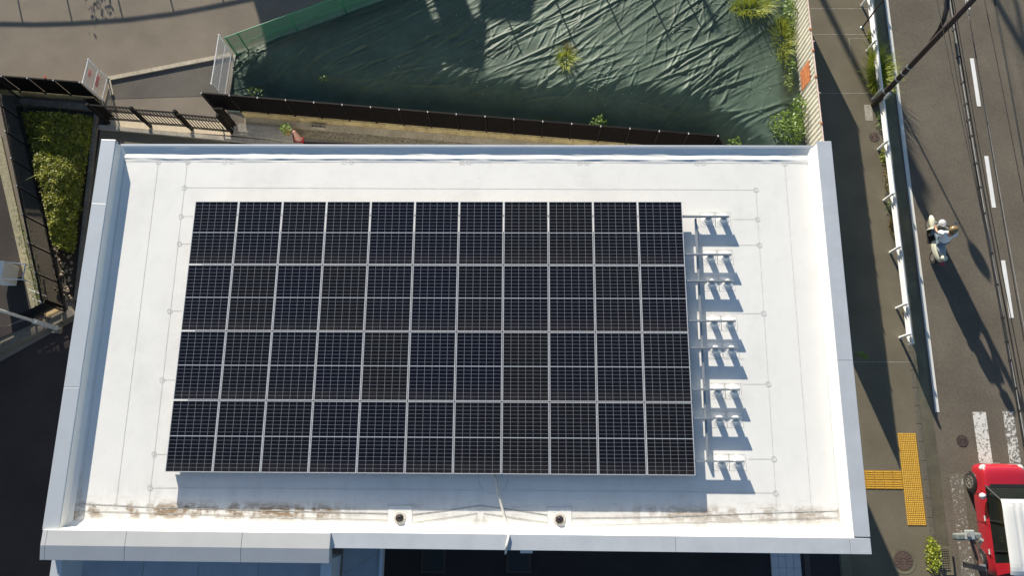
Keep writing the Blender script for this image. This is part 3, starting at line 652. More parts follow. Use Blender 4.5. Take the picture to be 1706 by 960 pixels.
gk = MB(); gk.bar(at(165,212,.06), at(505,243,.06), .16, .12); gk.build('yard_kerb', M['concrete'], kind='structure')

# planter, hedge, fences at left
pl = empty('planter', at(95,330), 'long tapered planter bed with concrete kerbs left of the building', 'planter')
k_ = MB(); k_.bar(at(162,184,.07), at(128,500,.07), .14, .14); k_.build('kerb_stone', M['shaded_concrete'], pl)
k_ = MB(); k_.bar(at(26,170,.1), at(160,181,.1), .25, .2); k_.build('back_kerb', M['shaded_concrete'], pl)
MB().prism([at(26,172).xy, at(158,184).xy, at(126,500).xy, at(104,502).xy], 0, .06).build('soil', M['soil'], pl)
random.seed(11)
hd = MB(); poly = [at(32,185,.4), at(150,190,.4), at(118,420,.4), at(92,410,.4)]
def inpoly(s, t):  # s across, t down
    a = poly[0].lerp(poly[3], t); b = poly[1].lerp(poly[2], t); return a.lerp(b, s)
for i in range(26000):
    s, t = random.random(), random.random(); p = inpoly(s, t)
    H = .80-.48*max(0, (s-.62)/.38) if s > .62 else .80*min(1, .45+s*2.2)
    H *= .5+.5*sst(.26,.40,t+.06*noise.noise(Vector((p.x*2,p.y*2,4))))
    H *= 1+.2*noise.noise(Vector((p.x*4.2, p.y*4.2, 8)))
    H *= .85+.22*noise.noise(Vector((p.x*1.3, p.y*1.3, 0))); z = .1+H*(1-random.random()**2.2*.8)
    sz = random.uniform(.045,.10); d = Vector((random.gauss(0,1), random.gauss(0,1), random.gauss(0,.5))).normalized(); nr = Vector((random.gauss(0,.6), random.gauss(0,.6), 1)).normalized(); r = d.cross(nr).normalized()
    p = Vector((p.x, p.y, z)); hd.add([p, p+d*sz*.5+r*sz*.34, p+d*sz, p+d*sz*.5-r*sz*.34], [(0,1,2,3)])
he = empty('hedge', at(90,300), 'clipped hedge filling the planter, yellow-green where the sun reaches it', 'hedge'); hd.build('foliage', M['hedge_leaf'], he)
br = MB()
for i in range(60):
    p = inpoly(random.random(), random.random()); p.z = .05; br.tube(p, p+Vector((random.uniform(-.2,.2), random.uniform(-.2,.2), random.uniform(.5,.85))), .014, .006, 5)
br.build('branches', M['brown_pole'], he)
mb = MB()
for i in range(7):
    q = inpoly(random.uniform(.2,.8), random.uniform(0,.5)); blades(mb, (q.x,q.y,.7), 7, (.1,.1), .45, .01, .8)
tag(mb.build('grass_tuft', M['grass'], origin=at(85,230,.3)), 'pale thin grass stems poking out of the dark end of the hedge', 'grass')
mb = MB()
random.seed(5)
for i in range(70):
    t = random.random(); p = at(104,415).lerp(at(112,500), t)+Vector((random.uniform(-.35,.35),0,0)); r = random.uniform(.03,.09); p.z = .06+r*.4
    vs = []
    for a,b,c in ((1,0,0),(-1,0,0),(0,1,0),(0,-1,0),(0,0,1),(0,0,-1)): vs.append(p+Vector((a*r*random.uniform(.7,1.3), b*r*random.uniform(.7,1.3), c*r*.7)))
    mb.add(vs, [(0,2,4),(2,1,4),(1,3,4),(3,0,4),(2,0,5),(1,2,5),(3,1,5),(0,3,5)])
mb.build('planter_rubble', mat('pale_rubble', (.24,.19,.14), .9, noise_s=6, amt=.2), kind='stuff')
F1 = louvre_fence(at(-40,123,1.4), at(133,136.5,1.4), .35, 1.4, 1.0, 'black louvred fence at the upper left behind the planter', deg=78)
wf = MB(); a, b = at(-40,123,1.4), at(133,136.5,1.4); a.z = b.z = .16; wf.bar(a, b, .15, .32)
tag(wf.build('block_wall', M['old_concrete'], origin=(b.x,b.y,0)), 'low yellowish block wall under the fence behind the planter', 'wall')
a = at(-30,200); F2 = louvre_fence(at(-8,130,1.5), at(70,504,1.5), .15, 1.5, 1.15, 'black louvred fence running down the left side of the planter', deg=78)
# vines on it
mb = MB()
random.seed(9)
for i in range(500):
    t = random.random()**.8; p = at(28,345,.3).lerp(at(66,515,.3), t)+Vector((random.gauss(0,.10), random.gauss(0,.12), 0)); s = random.uniform(.03,.07)
    leaves(mb, (p.x,p.y,.05+random.random()*.35), 1, (.05,.05), .1, s)
tag(mb.build('climbing_plant', M['leaf'], origin=at(50,430)), 'thin green creeper along the foot of the left fence', 'plant')
# neighbour strip
MB().prism([at(-60,215).xy, at(-2,232).xy, at(58,523).xy, at(-60,572).xy], -.05, .0042).build('shade_paving', asphalt('shaded_asphalt', (.060,.052,.047)), kind='structure')  # extra sheet over the lot, shade put into its dark colour
ns = MB(); ns.prism([at(-10,235).xy, at(4,228).xy, at(68,520).xy, at(56,522).xy], 0, .08); ns.build('neighbour_kerb', mat('mossy_kerb', (.28,.25,.16), .9, noise_s=10, amt=.3), kind='structure')
lo = empty('louvre_fence', at(60,520), 'low black slatted fence panel across the bottom end of the planter', 'fence')
mb = MB(); a, b = at(62,533,.0), at(106,512,.0)
for i in range(9): mb.bar(a+Vector((0,0,.12+i*.1)), b+Vector((0,0,.12+i*.1)), .04, .02)
mb.split('slat', M['black_metal'], lo)
for p in (a, b): MB().bar(p, p+Vector((0,0,1.05)), .06,.06, up=(0,1,0)).build('post', M['black_metal'], lo)
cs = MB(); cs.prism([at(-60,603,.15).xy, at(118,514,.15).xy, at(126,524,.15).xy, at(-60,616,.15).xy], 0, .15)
tag(cs.build('boundary_kerb', M['shaded_concrete'], origin=at(60,555), bevel=.01), 'wide pale concrete kerb running down-left from the planter end', 'kerb')
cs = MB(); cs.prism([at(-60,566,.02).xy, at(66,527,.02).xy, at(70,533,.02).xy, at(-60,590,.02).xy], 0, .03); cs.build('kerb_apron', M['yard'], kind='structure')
for i, (u, v) in enumerate(((82,522),(95,516))):
    p = at(u,v,.2); mb = MB(); 
tag(MB().bar(at(76,526,.19), at(98,515,.19), .14, .08).build('plank', mat('raw_timber', (.48,.34,.17), .8, noise_s=6, amt=.1, stretch=(1,6,1)), origin=at(90,520)), 'short tan timber plank on the kerb beside the lamp post base', 'plank')
# lamp post at left
q = at(97,548,.0); e = empty('lamp_post', q, 'light grey steel lamp post leaning out of the left edge of the picture', 'lamp post')
MB().box((q.x-.17,q.y-.17,0),(q.x+.17,q.y+.17,.1)).build('footing', M['shaded_concrete'], e, bevel=.01)
MB().tube(q+Vector((0,0,.1)), q+Vector((0,0,1.35)), .085, .08, 16).build('lower_pole', M['coping_bright'], e)
MB().tube(q+Vector((0,0,1.35)), q+Vector((0,0,5.0)), .055, .045, 14).tube(q+Vector((0,0,1.34)), q+Vector((0,0,1.40)), .09, .06, 16).build('upper_pole', M['coping_bright'], e)
MB().box((q.x-.5,q.y-.12,5.0),(q.x+.12,q.y+.12,5.12)).build('lamp_head', M['grey_box'], e, bevel=.02)
# utility cabinet with rail
q = at(24,462,0); e = empty('utility_cabinet', q, 'small white equipment cabinet with a thin handrail by the left edge', 'cabinet')
t = at(10,457,.95); t2 = at(25,458,.95)
MB().box((q.x-.30,q.y-.34,.1),(q.x+.20,q.y+.34,.95)).build('housing', M['white_paint'], e, bevel=.015)
MB().box((q.x-.32,q.y-.36,.95),(q.x+.06,q.y+.36,1.02)).build('lid', M['white_paint'], e, bevel=.01)
MB().path([q+Vector((.25,.3,.9)), q+Vector((.9,.25,.85)), q+Vector((.95,.25,.1))], .02).path([q+Vector((.25,-.3,.9)), q+Vector((.9,-.3,.85)), q+Vector((.95,-.3,.1))], .02).path([q+Vector((.9,.25,.85)), q+Vector((.9,-.3,.85))], .02).build('handrail', M['white_wire'], e)
mb = MB(); a, b = at(52,488,.3), at(70,495,.3); mb.bar(at(48,482,.25), at(78,494,.25), .03, .03); mb.bar(at(55,498,.25), at(80,507,.25), .03, .03)
tag(mb.build('fence_brace', M['white_wire'], origin=at(62,490)), 'two thin pale braces near the lower end of the left fence', 'brace')

# chain-link panels
def mesh_panel(name, A, B, z0, z1, sp, r, m, label, cat, frame_r=.022, posts=(), slant=0, mid=True):
    A = Vector((A.x,A.y,0)); B = Vector((B.x,B.y,0)); d = (B-A); L_ = d.length; d.normalize(); e = empty(name, A, label, cat); H = z1-z0; mb = MB()
    def pt(s, z): return A+d*s+Vector((0,0,z0+z))
    k = -int(H/sp)-1
    def clip(s0, sgn):
        # line s = s0 + sgn*z
        zs = [0, H]
        if sgn > 0: lo = max(0, -s0); hi = min(H, L_-s0)
        else: lo = max(0, s0-L_); hi = min(H, s0)
        return lo, hi
    n = int((L_+H)/sp)+2
    for i in range(-int(H/sp)-2, n):
        for sgn in (1, -1):
            s0 = i*sp; lo, hi = clip(s0, sgn)
            if hi-lo > .03: mb.tube(pt(s0+sgn*lo, lo), pt(s0+sgn*hi, hi), r, n=3, caps=False)
    mb.build('wire_mesh', m, e)
    f = MB().tube(pt(0,0), pt(L_,0), frame_r, n=8).tube(pt(0,H), pt(L_,H), frame_r, n=8)
    if mid: f.tube(pt(0,H/2), pt(L_,H/2), frame_r*.7, n=8)
    f.split('rail', m, e)
    for s in posts: MB().tube(Vector((*pt(s,0).xy,0)), pt(s,H+.03), frame_r*1.3, n=8).build('post', m, e)
    return e
pA, pB = at(387,90), at(375,168); mesh_panel('chain_link_panel', pA, pB, .08, 1.3, .11, .006, M['white_wire'], 'larger white chain-link fence panel beside the corner of the green tarp', 'fence', posts=(0, (pB-pA).length))
pA, pB = at(181,131), at(172,168); e = mesh_panel('chain_link_panel', pA, pB, .08, 1.38, .11, .006, M['white_wire'], 'smaller white chain-link panel at the end of the upper left fence', 'fence', posts=(0,(pB-pA).length))
d = (pB-pA).normalized(); mb = MB().bar(pA+d*.18+Vector((-.05,0,.55)), pA+d*.62+Vector((-.05,0,.55)), .01, .22).bar(pA+d*.25+Vector((-.05,0,1.05)), pA+d*.5+Vector((-.05,0,1.05)), .01, .16)
tag(mb.build('red_tag', M['red'], origin=pA), 'bright red plates hung on the smaller white mesh panel', 'sign')
p = at(75,128.5,1.42); tag(MB().lathe([(.03,-.03),(.045,0),(.03,.03)], p, 12).build('red_reflector', M['red'], origin=p), 'tiny red reflector on top of the upper left fence', 'reflector')
# green mesh fence
gA, gB = at(395,95), at(745,-34)
Lg = (gB-gA).length; ps = []
for (u, v) in ((397,93),(417,89),(501,62),(580,30),(660,1),(740,-30)): ps.append(max(0, min(Lg, (at(u,v)-gA).dot((gB-gA).normalized()))))
mesh_panel('mesh_fence', gA, gB, .05, 1.3, .055, .0055, M['green_mesh'], 'green wire mesh fence along the upper left edge of the tarp', 'fence', frame_r=.02, posts=ps)
kb = MB(); kb.bar(at(180,131,.03), at(384,91,.03), .16, .06); kb.bar(at(181,131,.03), at(187,158,.03), .13, .06); kb.build('drain_kerb', M['tan_concrete'], kind='structure')
kb = MB(); nrmg = Vector((-(gB-gA).y, (gB-gA).x, 0)).normalized(); kb.bar(gA+nrmg*.12+Vector((0,0,.06)), gB+nrmg*.12+Vector((0,0,.06)), .14, .12); kb.bar(at(391,92,.06), at(380,165,.06), .12, .12); kb.build('plot_kerb', M['concrete'], kind='structure')
# access asphalt between
MB().prism([at(184,134).xy, at(386,95).xy, at(372,172).xy, at(345,160).xy, at(180,165).xy], -.02, .0045).build('access_ramp', asphalt('ramp_asphalt', (.125,.115,.10)), kind='structure')

# ================================================================ TARP PLOT
def sfence(x): return A3.y+(x-A3.x)*(B3.y-A3.y)/(B3.x-A3.x)+.10 if x < B3.x else B3.y-(x-B3.x)*.9+.1
xL = at(384,130).x+.08; xR = 10.06
def north(x):
    if x < gB.x: return gA.y+(x-gA.x)*(gB.y-gA.y)/(gB.x-gA.x)-.03
    return gB.y-.03
import numpy as np
NX, NY = 760, 360
tm = MB()
def tarp_base(x, y):
    s = sfence(x); d = y-s; n_ = north(x)-y
    ridge_d = 2.05+.45*noise.noise(Vector((x*.35, 2.2, 0)))+(.5 if x < -6 else 0)*sst(-6,-9,x)
    z = .06+.66*sst(.25, ridge_d, d)
    if d > ridge_d: z -= .22*sst(ridge_d, ridge_d+4.5, d)
    z *= sst(-.1, .9, x-xL)*.85+.15
    z *= .35+.65*sst(0, 1.0, n_)
    z *= .45+.55*sst(0, .9, xR-x)
    z += .05*noise.noise(Vector((x*.55, y*.55, 1)))*sst(.1,1,d)+.012*noise.noise(Vector((x*2.1, y*2.1, 6)))+.003*noise.noise(Vector((x*7, y*7, 2)))
    return z
XG = np.zeros((NY+1, NX+1)); YG = XG.copy(); ZG = XG.copy(); KG = XG.copy()
for i in range(NX+1):
    x = xL+(xR-xL)*i/NX; s0 = sfence(x); n0 = north(x)
    for jn in range(NY+1):
        y = s0+(n0-s0)*jn/NY; XG[jn,i] = x; YG[jn,i] = y; ZG[jn,i] = tarp_base(x, y); KG[jn,i] = sst(.3, 2.2, y-s0)*.8+.2
rt = random.Random(77); FG = np.zeros_like(XG)
def add_fold(x0, y0, ang, L_, wd, h, curv):
    dx, dy = math.cos(ang), math.sin(ang); R_ = L_/2+wd*4
    c0 = int((x0-R_-xL)/(xR-xL)*NX); c1 = int((x0+R_-xL)/(xR-xL)*NX)+1; c0 = max(0, c0); c1 = min(NX+1, c1)
    if c1 <= c0: return
    X_, Y_ = XG[:,c0:c1]-x0, YG[:,c0:c1]-y0; u_ = X_*dx+Y_*dy; v_ = -X_*dy+Y_*dx-curv*u_*u_
    t = np.clip(1-(2*u_/L_)**2, 0, 1)
    prof = np.exp(-np.abs(v_)/wd)-.45*np.exp(-np.abs(v_+wd*1.7)/(wd*.8))
    F_ = FG[:,c0:c1]; F_ += h*t*prof*(np.abs(v_) < wd*7)
for i in range(260):
    x = rt.uniform(xL, xR); 
    if x < -3 and rt.random() < .2: continue
    y = rt.uniform(sfence(x)+1.0, 18.2); big_ = rt.random()
    add_fold(x, y, math.radians(rt.gauss(31 if x < 3 else 36, 9)), (rt.uniform(.8, 3.5) if big_ < .6 else rt.uniform(4, 11)), rt.uniform(.022,.05)*(1+.8*big_), rt.uniform(.010,.034)*(.5+1.1*big_), rt.gauss(0,.02))
for i in range(150):      # steeper cross folds in the right half
    x = rt.uniform(-2, xR); y = rt.uniform(sfence(x)+1.6, 18.2)
    add_fold(x, y, math.radians(rt.gauss(66, 14)), rt.uniform(.6, 2.4), rt.uniform(.025,.05), rt.uniform(.010,.032), rt.gauss(0,.05))
PINS = []
for i in range(75):       # puckers radiating from the pins
    x = rt.uniform(-5, xR-.5); y = rt.uniform(sfence(x)+1.3, 17.8); PINS.append((x, y)); a0_ = rt.uniform(0, 6.28)
    for k_ in range(rt.randint(3, 6)):
        a_ = a0_+k_*rt.uniform(.5,1.3); L_ = rt.uniform(.35,1.1); add_fold(x+math.cos(a_)*L_*.5, y+math.sin(a_)*L_*.5, a_, L_, .022, rt.uniform(.008,.02), rt.gauss(0,.1))
for i in range(60):       # long low folds on the shaded slope by the fence
    x = rt.uniform(xL, xR); y = sfence(x)+rt.uniform(.2, 1.6); add_fold(x, y, math.radians(rt.gauss(12, 16)), rt.uniform(.8, 3.5), rt.uniform(.04,.08), rt.uniform(.02,.06), rt.gauss(0,.05))
for i in range(45):       # crumpled lower-left corner
    x = rt.uniform(xL, xL+1.6); y = rt.uniform(sfence(x)+.1, 15.6); add_fold(x, y, rt.uniform(0, 3.1), rt.uniform(.3, 1.1), .05, rt.uniform(.03,.09), rt.gauss(0,.2))
MK = np.array([[sst(-.35,.3,noise.noise(Vector((XG[j_,i_]*.4, YG[j_,i_]*.55, 51)))) for i_ in range(0,NX+1,8)] for j_ in range(0,NY+1,8)]).repeat(8,0).repeat(8,1)[:NY+1,:NX+1]
for _ in range(6): MK[1:-1,1:-1] = (MK[:-2,1:-1]+MK[2:,1:-1]+MK[1:-1,:-2]+MK[1:-1,2:]+MK[1:-1,1:-1])/5
AMT = (.85+.25*np.clip((XG+6)/7, 0, 1))*(.45+.75*MK); AMT = np.where(XG < xL+1.8, 1, AMT)
ZG = np.maximum(.02, ZG+FG*KG*AMT)
def tarp_h(x, y):
    i = int(round((x-xL)/(xR-xL)*NX)); s0 = sfence(x); jn = int(round((y-s0)/(north(x)-s0)*NY)); return float(ZG[max(0,min(NY,jn)), max(0,min(NX,i))])
tm.v = [Vector(p) for p in np.stack([XG, YG, ZG], -1).reshape(-1, 3).tolist()]
for jn in range(NY):
    for i in range(NX):
        a = jn*(NX+1)+i; tm.f.append((a, a+1, a+NX+2, a+NX+1))
to = tm.build('tarp', M['tarp'], origin=(0, 15, 0), smooth=True); tag(to, 'wrinkled dark green tarp sheet covering the mounded plot behind the building', 'tarp')
# pins on the tarp
mb = MB(); random.seed(21)
for (x, y) in PINS: mb.lathe([(.016,-.01),(.016,.008),(.006,.012)], (x,y,tarp_h(x, y)), 6)
mb.build('tarp_pins', M['cap'], to)

# corrugated fence
FX = 10.14; f = empty('corrugated_fence', (FX,12,0), 'cream corrugated sheet fence between the tarp plot and the sidewalk', 'fence'); f.rotation_euler.z = .015
mb = MB(); y = 6.4; prof = []
while y < 18.6:
    prof += [(y,0),(y+.075,0),(y+.10,.032),(y+.165,.032)]; y += .19
v0 = []
for (yy, dx) in prof: v0 += [(FX-dx, yy, .06), (FX-dx, yy, 1.73)]
mb.add(v0, [(2*i, 2*i+1, 2*i+3, 2*i+2) for i in range(len(prof)-1)])
sh_ = mb.build('sheet', M['cream_sheet'], f); sm_ = sh_.modifiers.new('thick', 'SOLIDIFY'); sm_.thickness = .004
MB().tube((FX+.0,6.4,1.75),(FX+.0,18.6,1.75),.024,n=8).build('top_rail', M['rail_pink'], f)
for yy in (7,9,11,13,15,17,18.5): MB().tube((FX+.045,yy,0),(FX+.045,yy,1.78),.024,n=8).build('post', M['rail_pink'], f)
for (u, v) in ((1349,56),(1353,90),(1358,132),(1366,209)):
    p = atx(u, v, FX); MB().box((FX-.05,p.y-.03,1.71),(FX+.02,p.y+.03,1.79)).build('clamp', M['rust'], f)
for (u, v) in ((1330,100),(1350,170)):
    pass
q = atx(1336,136,FX-.05); y1 = q.y+.40; y0 = q.y-.38
tag(MB().box((FX-.082,y0,.50),(FX-.074,y1,1.35)).build('rusty_plate', M['rust'], origin=(FX-.05,q.y,.3), bevel=.002), 'rusty orange metal plate fixed to the cream corrugated fence', 'plate')

# ================================================================ VEGETATION
def veg(u, v, z, kind, n, rad, h, label, m='grass', name='grass_tuft', cat='grass', size=.09, wd=.012, seed=1):
    random.seed(seed); q = at(u, v, z); mb = MB()
    if kind == 'b': blades(mb, q, n, rad, h, wd, .8)
    else: leaves(mb, q, n, rad, h, size)
    tag(mb.build(name, M[m], origin=q), label, cat); return q
veg(942,102,.62,'b',150,(.22,.3),.5,'yellow-green grass tuft growing through the middle of the tarp', seed=1)
veg(946,86,.6,'b',60,(.15,.15),.35,'small dry grass tuft just above the bigger tuft on the tarp','dry', seed=2)
veg(996,209,.2,'l',140,(.35,.3),.55,'leafy weed growing behind the long black fence','leaf','weed','weed', .10, seed=3)
veg(1250,16,.45,'b',420,(.7,.32),.58,'large bright grass clump near the top of the tarp', seed=4)
veg(1302,68,.3,'b',330,(.3,.9),.5,'tall grass against the cream fence above the rusty plate', seed=5)
veg(1313,25,.3,'l',260,(.25,.9),.7,'climbing weeds on the upper end of the cream fence','leaf','weed','weed', .11, seed=6)
veg(1312,112,.3,'l',90,(.25,.35),.5,'small leafy weed left of the rusty plate','leaf','weed','weed', .10, seed=7)
veg(1308,142,.3,'l',160,(.25,.35),.6,'feathery light green weed below left of the rusty plate','leaf','weed','weed', .07, seed=8)
veg(1302,222,.2,'l',900,(.75,.75),.95,'dense vine with broad leaves at the corner of tarp and cream fence','leaf','vine','vine', .13, seed=9)
veg(1325,188,.3,'l',160,(.3,.5),.8,'smaller vine climbing the cream fence','leaf','vine','vine', .12, seed=10)
veg(1221,243,.4,'l',60,(.25,.2),.5,'small bright leafy plant peeking over the roof edge','leaf','weed','weed', .12, seed=11)
veg(540,132,.55,'l',40,(.18,.18),.25,'sparse dark weed in the shaded left part of the tarp','leaf','weed','weed', .08, seed=12)
veg(426,155,.3,'l',60,(.3,.15),.3,'low weeds at the left end of the long black fence','leaf','weed','weed', .08, seed=13)
veg(1458,128,.0,'b',620,(.3,.85),.75,'big yellow-green grass clump under the guardrail by the brown pole', seed=14, wd=.014)
veg(1452,60,.0,'b',90,(.15,.25),.35,'small grass tuft under the upper guardrail', seed=15)
veg(1466,200,.0,'l',160,(.25,.45),.35,'dark green weeds at the foot of the brown pole','leaf','weed','weed', .07, seed=16)
veg(1472,262,.0,'l',240,(.2,.4),.35,'yellow-green weeds along the guardrail below the manhole','grass','weed','weed', .07, seed=17)
veg(1476,300,.0,'l',190,(.12,.6),.25,'thin brownish weeds behind the guardrail','dry','weed','weed', .07, seed=18)
veg(1483,345,.0,'l',130,(.2,.35),.25,'olive weeds around a guardrail post','leaf','weed','weed', .07, seed=19)
veg(1487,378,.0,'b',120,(.15,.35),.3,'dry grass along the lower guardrail','dry', seed=20)
veg(1505,520,.0,'l',60,(.08,.3),.12,'low yellow moss weeds near the lower guardrail end','dry','weed','weed', .05, seed=22)
q = at(1434,593,4.6); e = empty('sapling', (q.x-.1,q.y,0), 'small green sprig sticking out past the right roof edge', 'sapling')
mb = MB(); leaves(mb, q, 40, (.15,.1), .2, .09); mb.build('foliage', M['leaf'], e)
MB().path([(q.x-.1,q.y,0),(q.x-.13,q.y,2),(q.x-.08,q.y,3.6),(q.x,q.y,4.75)], [.02,.015,.011,.005], 6).build('stem', M['dry'], e)
veg(1549,925,.0,'l',520,(.17,.6),.55,'yellow-green shrub between manhole and storm drain','grass','shrub','shrub', .085, seed=24)

# ================================================================ GUARDRAIL, POLES, WIRES
gr = empty('guardrail', at(1492,514), 'white steel guardrail with round posts between sidewalk and road', 'guardrail')
gp = [(1430,-70),(1436,9),(1445,85),(1454,165),(1465,249),(1472,334),(1484,421),(1492,514),(1497.5,563)]
GX = 12.83; ysp = [at(u,v).y for u,v in gp]; ysp = [ysp[0]+6, ysp[0]+4, ysp[0]+2]+ysp
for yy in ysp:
    mb = MB().tube((GX,yy,0),(GX,yy,.74),.045,n=14).lathe([(.045,.74),(.035,.765),(.01,.775)],(GX,yy,0),14); mb.build('post', M['white_paint'], gr, smooth=False)
    MB().box((GX+.02,yy-.035,.54),(GX+.08,yy+.035,.62)).build('bracket', M['white_paint'], gr)
# W beam profile facing the road
pr = [(.07,.34),(.10,.345),(.14,.38),(.14,.42),(.085,.46),(.085,.52),(.14,.56),(.14,.60),(.10,.635),(.07,.64)]
mb = MB(); ye, yf = ysp[-1]-.28, ysp[0]; n = len(pr); vs = [(GX+a, ye, b) for a, b in pr]+[(GX+a, yf, b) for a, b in pr]
mb.add(vs, [(i,i+1,n+i+1,n+i) for i in range(n-1)]); o = mb.build('beam', M['white_paint'], gr); s_ = o.modifiers.new('t','SOLIDIFY'); s_.thickness = .008
MB().tube((GX+.10,ye,.34),(GX+.10,ye,.645),.05,n=12).build('beam_end', M['white_paint'], gr)
PX, PY = at(1455,175).xy
e = empty('utility_pole', (PX,PY,0), 'tall dark brown utility pole rising across the guardrail toward the upper right', 'utility pole')
MB().tube((PX,PY,0),(PX,PY,10.5),.10,.08,20).build('pole', M['brown_pole'], e, smooth=True)
mb = MB()
for i, z in enumerate((1.0,1.9,2.3,2.7)): mb.tube((PX,PY,z),(PX,PY,z+.06),.108,.108,20)
mb.split('band', M['galv'], e)
MB().box((PX-.05,PY-.25,.9),(PX+.05,PY-.15,1.3)).build('cable_box', M['galv'], e)
mb = MB(); mb.path([(PX+.0,PY+.12,4.1),(PX+.0,PY+.17,4.6),(PX-.04,PY+.28,5.0),(PX-.08,PY+.5,5.3),(PX-.12,PY+.85,5.5),(PX-.16,PY+1.4,5.6)], [.04,.06,.07,.075,.075,.075], 8); mb.build('cable_sheath', M['cable'], e)
MB().bar((PX-.9,PY,7.4),(PX+.9,PY,7.4),.09,.09).build('cross_arm', M['brown_pole'], e)
MB().lathe([(.02,0),(.3,.02),(.3,.85),(.02,.9)],(PX+.1,PY-.45,8.2),20).build('transformer', M['grey_box'], e)
q = at(1436,46); tip = at(1650,470,-.12); hm_ = (q.y-tip.y)/-S.y-.12; e = empty('traffic_mirror', q, 'thin brown mirror post standing just left of the guardrail near the top edge', 'traffic mirror')
MB().tube(q,q+Vector((0,0,hm_)),.03,.03,10).build('post', M['brown_pole'], e); MB().lathe([(.07,0),(.07,.015),(.045,.03)], q, 12).build('base_flange', M['galv'], e)
c = q+Vector((0,0,hm_-.21)); mr_ = MB(); mr_.tube(c+Vector((0,.05,0)), c+Vector((0,.12,0)), .21, .16, 24); mr_.build('mirror_back', M['rust'], e)
MB().tube(c+Vector((0,.035,0)), c+Vector((0,.049,0)), .18, .19, 24).build('mirror_face', M['rim'], e)

def wire(u0,v0,u1,v1,z,r,label,m='cable',sag=.12,k=0,beads=0):
    a = at(u0,v0,z); b = at(u1,v1,z); d = (b-a); A_ = a-d*((35-a.y)/d.y)*-1; B_ = a+d*((-25-a.y)/d.y)
    A_ = a+d*((35-a.y)/d.y); pts = []
    for i in range(61):
        t = i/60; p = A_.lerp(B_, t); p.z += .08*math.sin(p.y*.25+k)-sag*math.cos((p.y-13.4)*math.pi/30)*0; pts.append(p)
    e = MB().path(pts, r, 6).build('overhead_cable', M[m], origin=A_, smooth=True); tag(e, label, 'overhead cable', 'overhead cables along the road'); 
    if beads:
        c = MB(); y = 30
        rn = random.Random(k)
        while y > -20:
            t = (y-a.y)/d.y; p = a+d*t; p.z += .08*math.sin(p.y*.25+k); c.tube(p+Vector((0,-.03,0)), p+Vector((0,.03,0)), r*1.4, n=6); y -= rn.uniform(.5,1.3)
        c.build('cable_hangers', M['brown_pole' if beads == 2 else 'cable'], e)
    return e
wire(1564,0,1650,435,5.1,.010,'thin cable leftmost over the road, crossing the brown pole first',k=1)
wire(1574,0,1655,470,5.0,.011,'second thin cable from the left, merging toward the thick bundle',k=1)
wire(1583,0,1698,700,4.9,.040,'thickest black cable of the overhead bundle',k=2,beads=1)
wire(1584.5,0,1699.5,700,4.955,.014,'thin grey strand drawn as the highlight of the thick black cable','cable_grey',k=2,beads=1)  # glossy highlight of the black cable, drawn as its own grey strand
wire(1590,20,1706,690,4.85,.020,'thin black cable on the right side of the bundle',k=2.2)
wire(1629,220,1706,632,4.7,.012,'thin cable splitting off to the right of the bundle',k=3)
wire(1607,0,1690,460,5.5,.014,'beaded cable with many hangers right of the bundle','cable',k=4,beads=2)
wire(1612,30,1701,500,5.5,.008,'faint thin wire beside the beaded cable','cable_grey',k=4)
wire(1637,0,1685,240,7.0,.011,'second wire from the right at the top of the road',k=5)
wire(1656,0,1697,240,7.2,.022,'rightmost dark wire over the road',k=6)

# street light / signal head over the car
z = 5.2; h0 = at(1617,893,z); h1 = at(1641,962,z); e = empty('traffic_signal', (h0.x,h0.y,z), 'grey signal housing on a brown mast arm reaching over the red car', 'traffic signal')
far = h0+(h1-h0)*2.4; mb = MB().tube(h0, far, .065, .08, 12); mb.build('arm', mat('brown_arm', (.15,.075,.055), .6, noise_s=9, amt=.2), e); MB().tube((far.x,far.y,-.1),(far.x,far.y,6.2),.11,.09,14).build('mast', M['brown_pole'], e)
a = at(1590,895,z-.1); b = at(1632,894,z-.1); MB().bar(a, b, .17, .25).build('housing', M['signal_grey'], e, bevel=.04)
c_ = at(1617,892,z+.07); MB().box((c_.x-.15,c_.y-.12,z+.052),(c_.x+.1,c_.y+.12,z+.10)).build('top_plate', M['grey_box'], e, bevel=.02)
MB().tube(at(1632,905,z), at(1636,900,z+.1), .05, n=10).tube(at(1614,892,z+.11), at(1614,892,z+.2), .05, n=10).build('fitting', M['rim'], e)
c_ = at(1625,945,z-.2); MB().bar(at(1612,943,z-.05), at(1634,948,z-.05), .12, .45).build('side_sign', M['plastic_black'], e)
MB().bar(at(1633,947,z+.07), at(1642,947,z+.07), .16, .05).build('clamp', M['galv'], e)

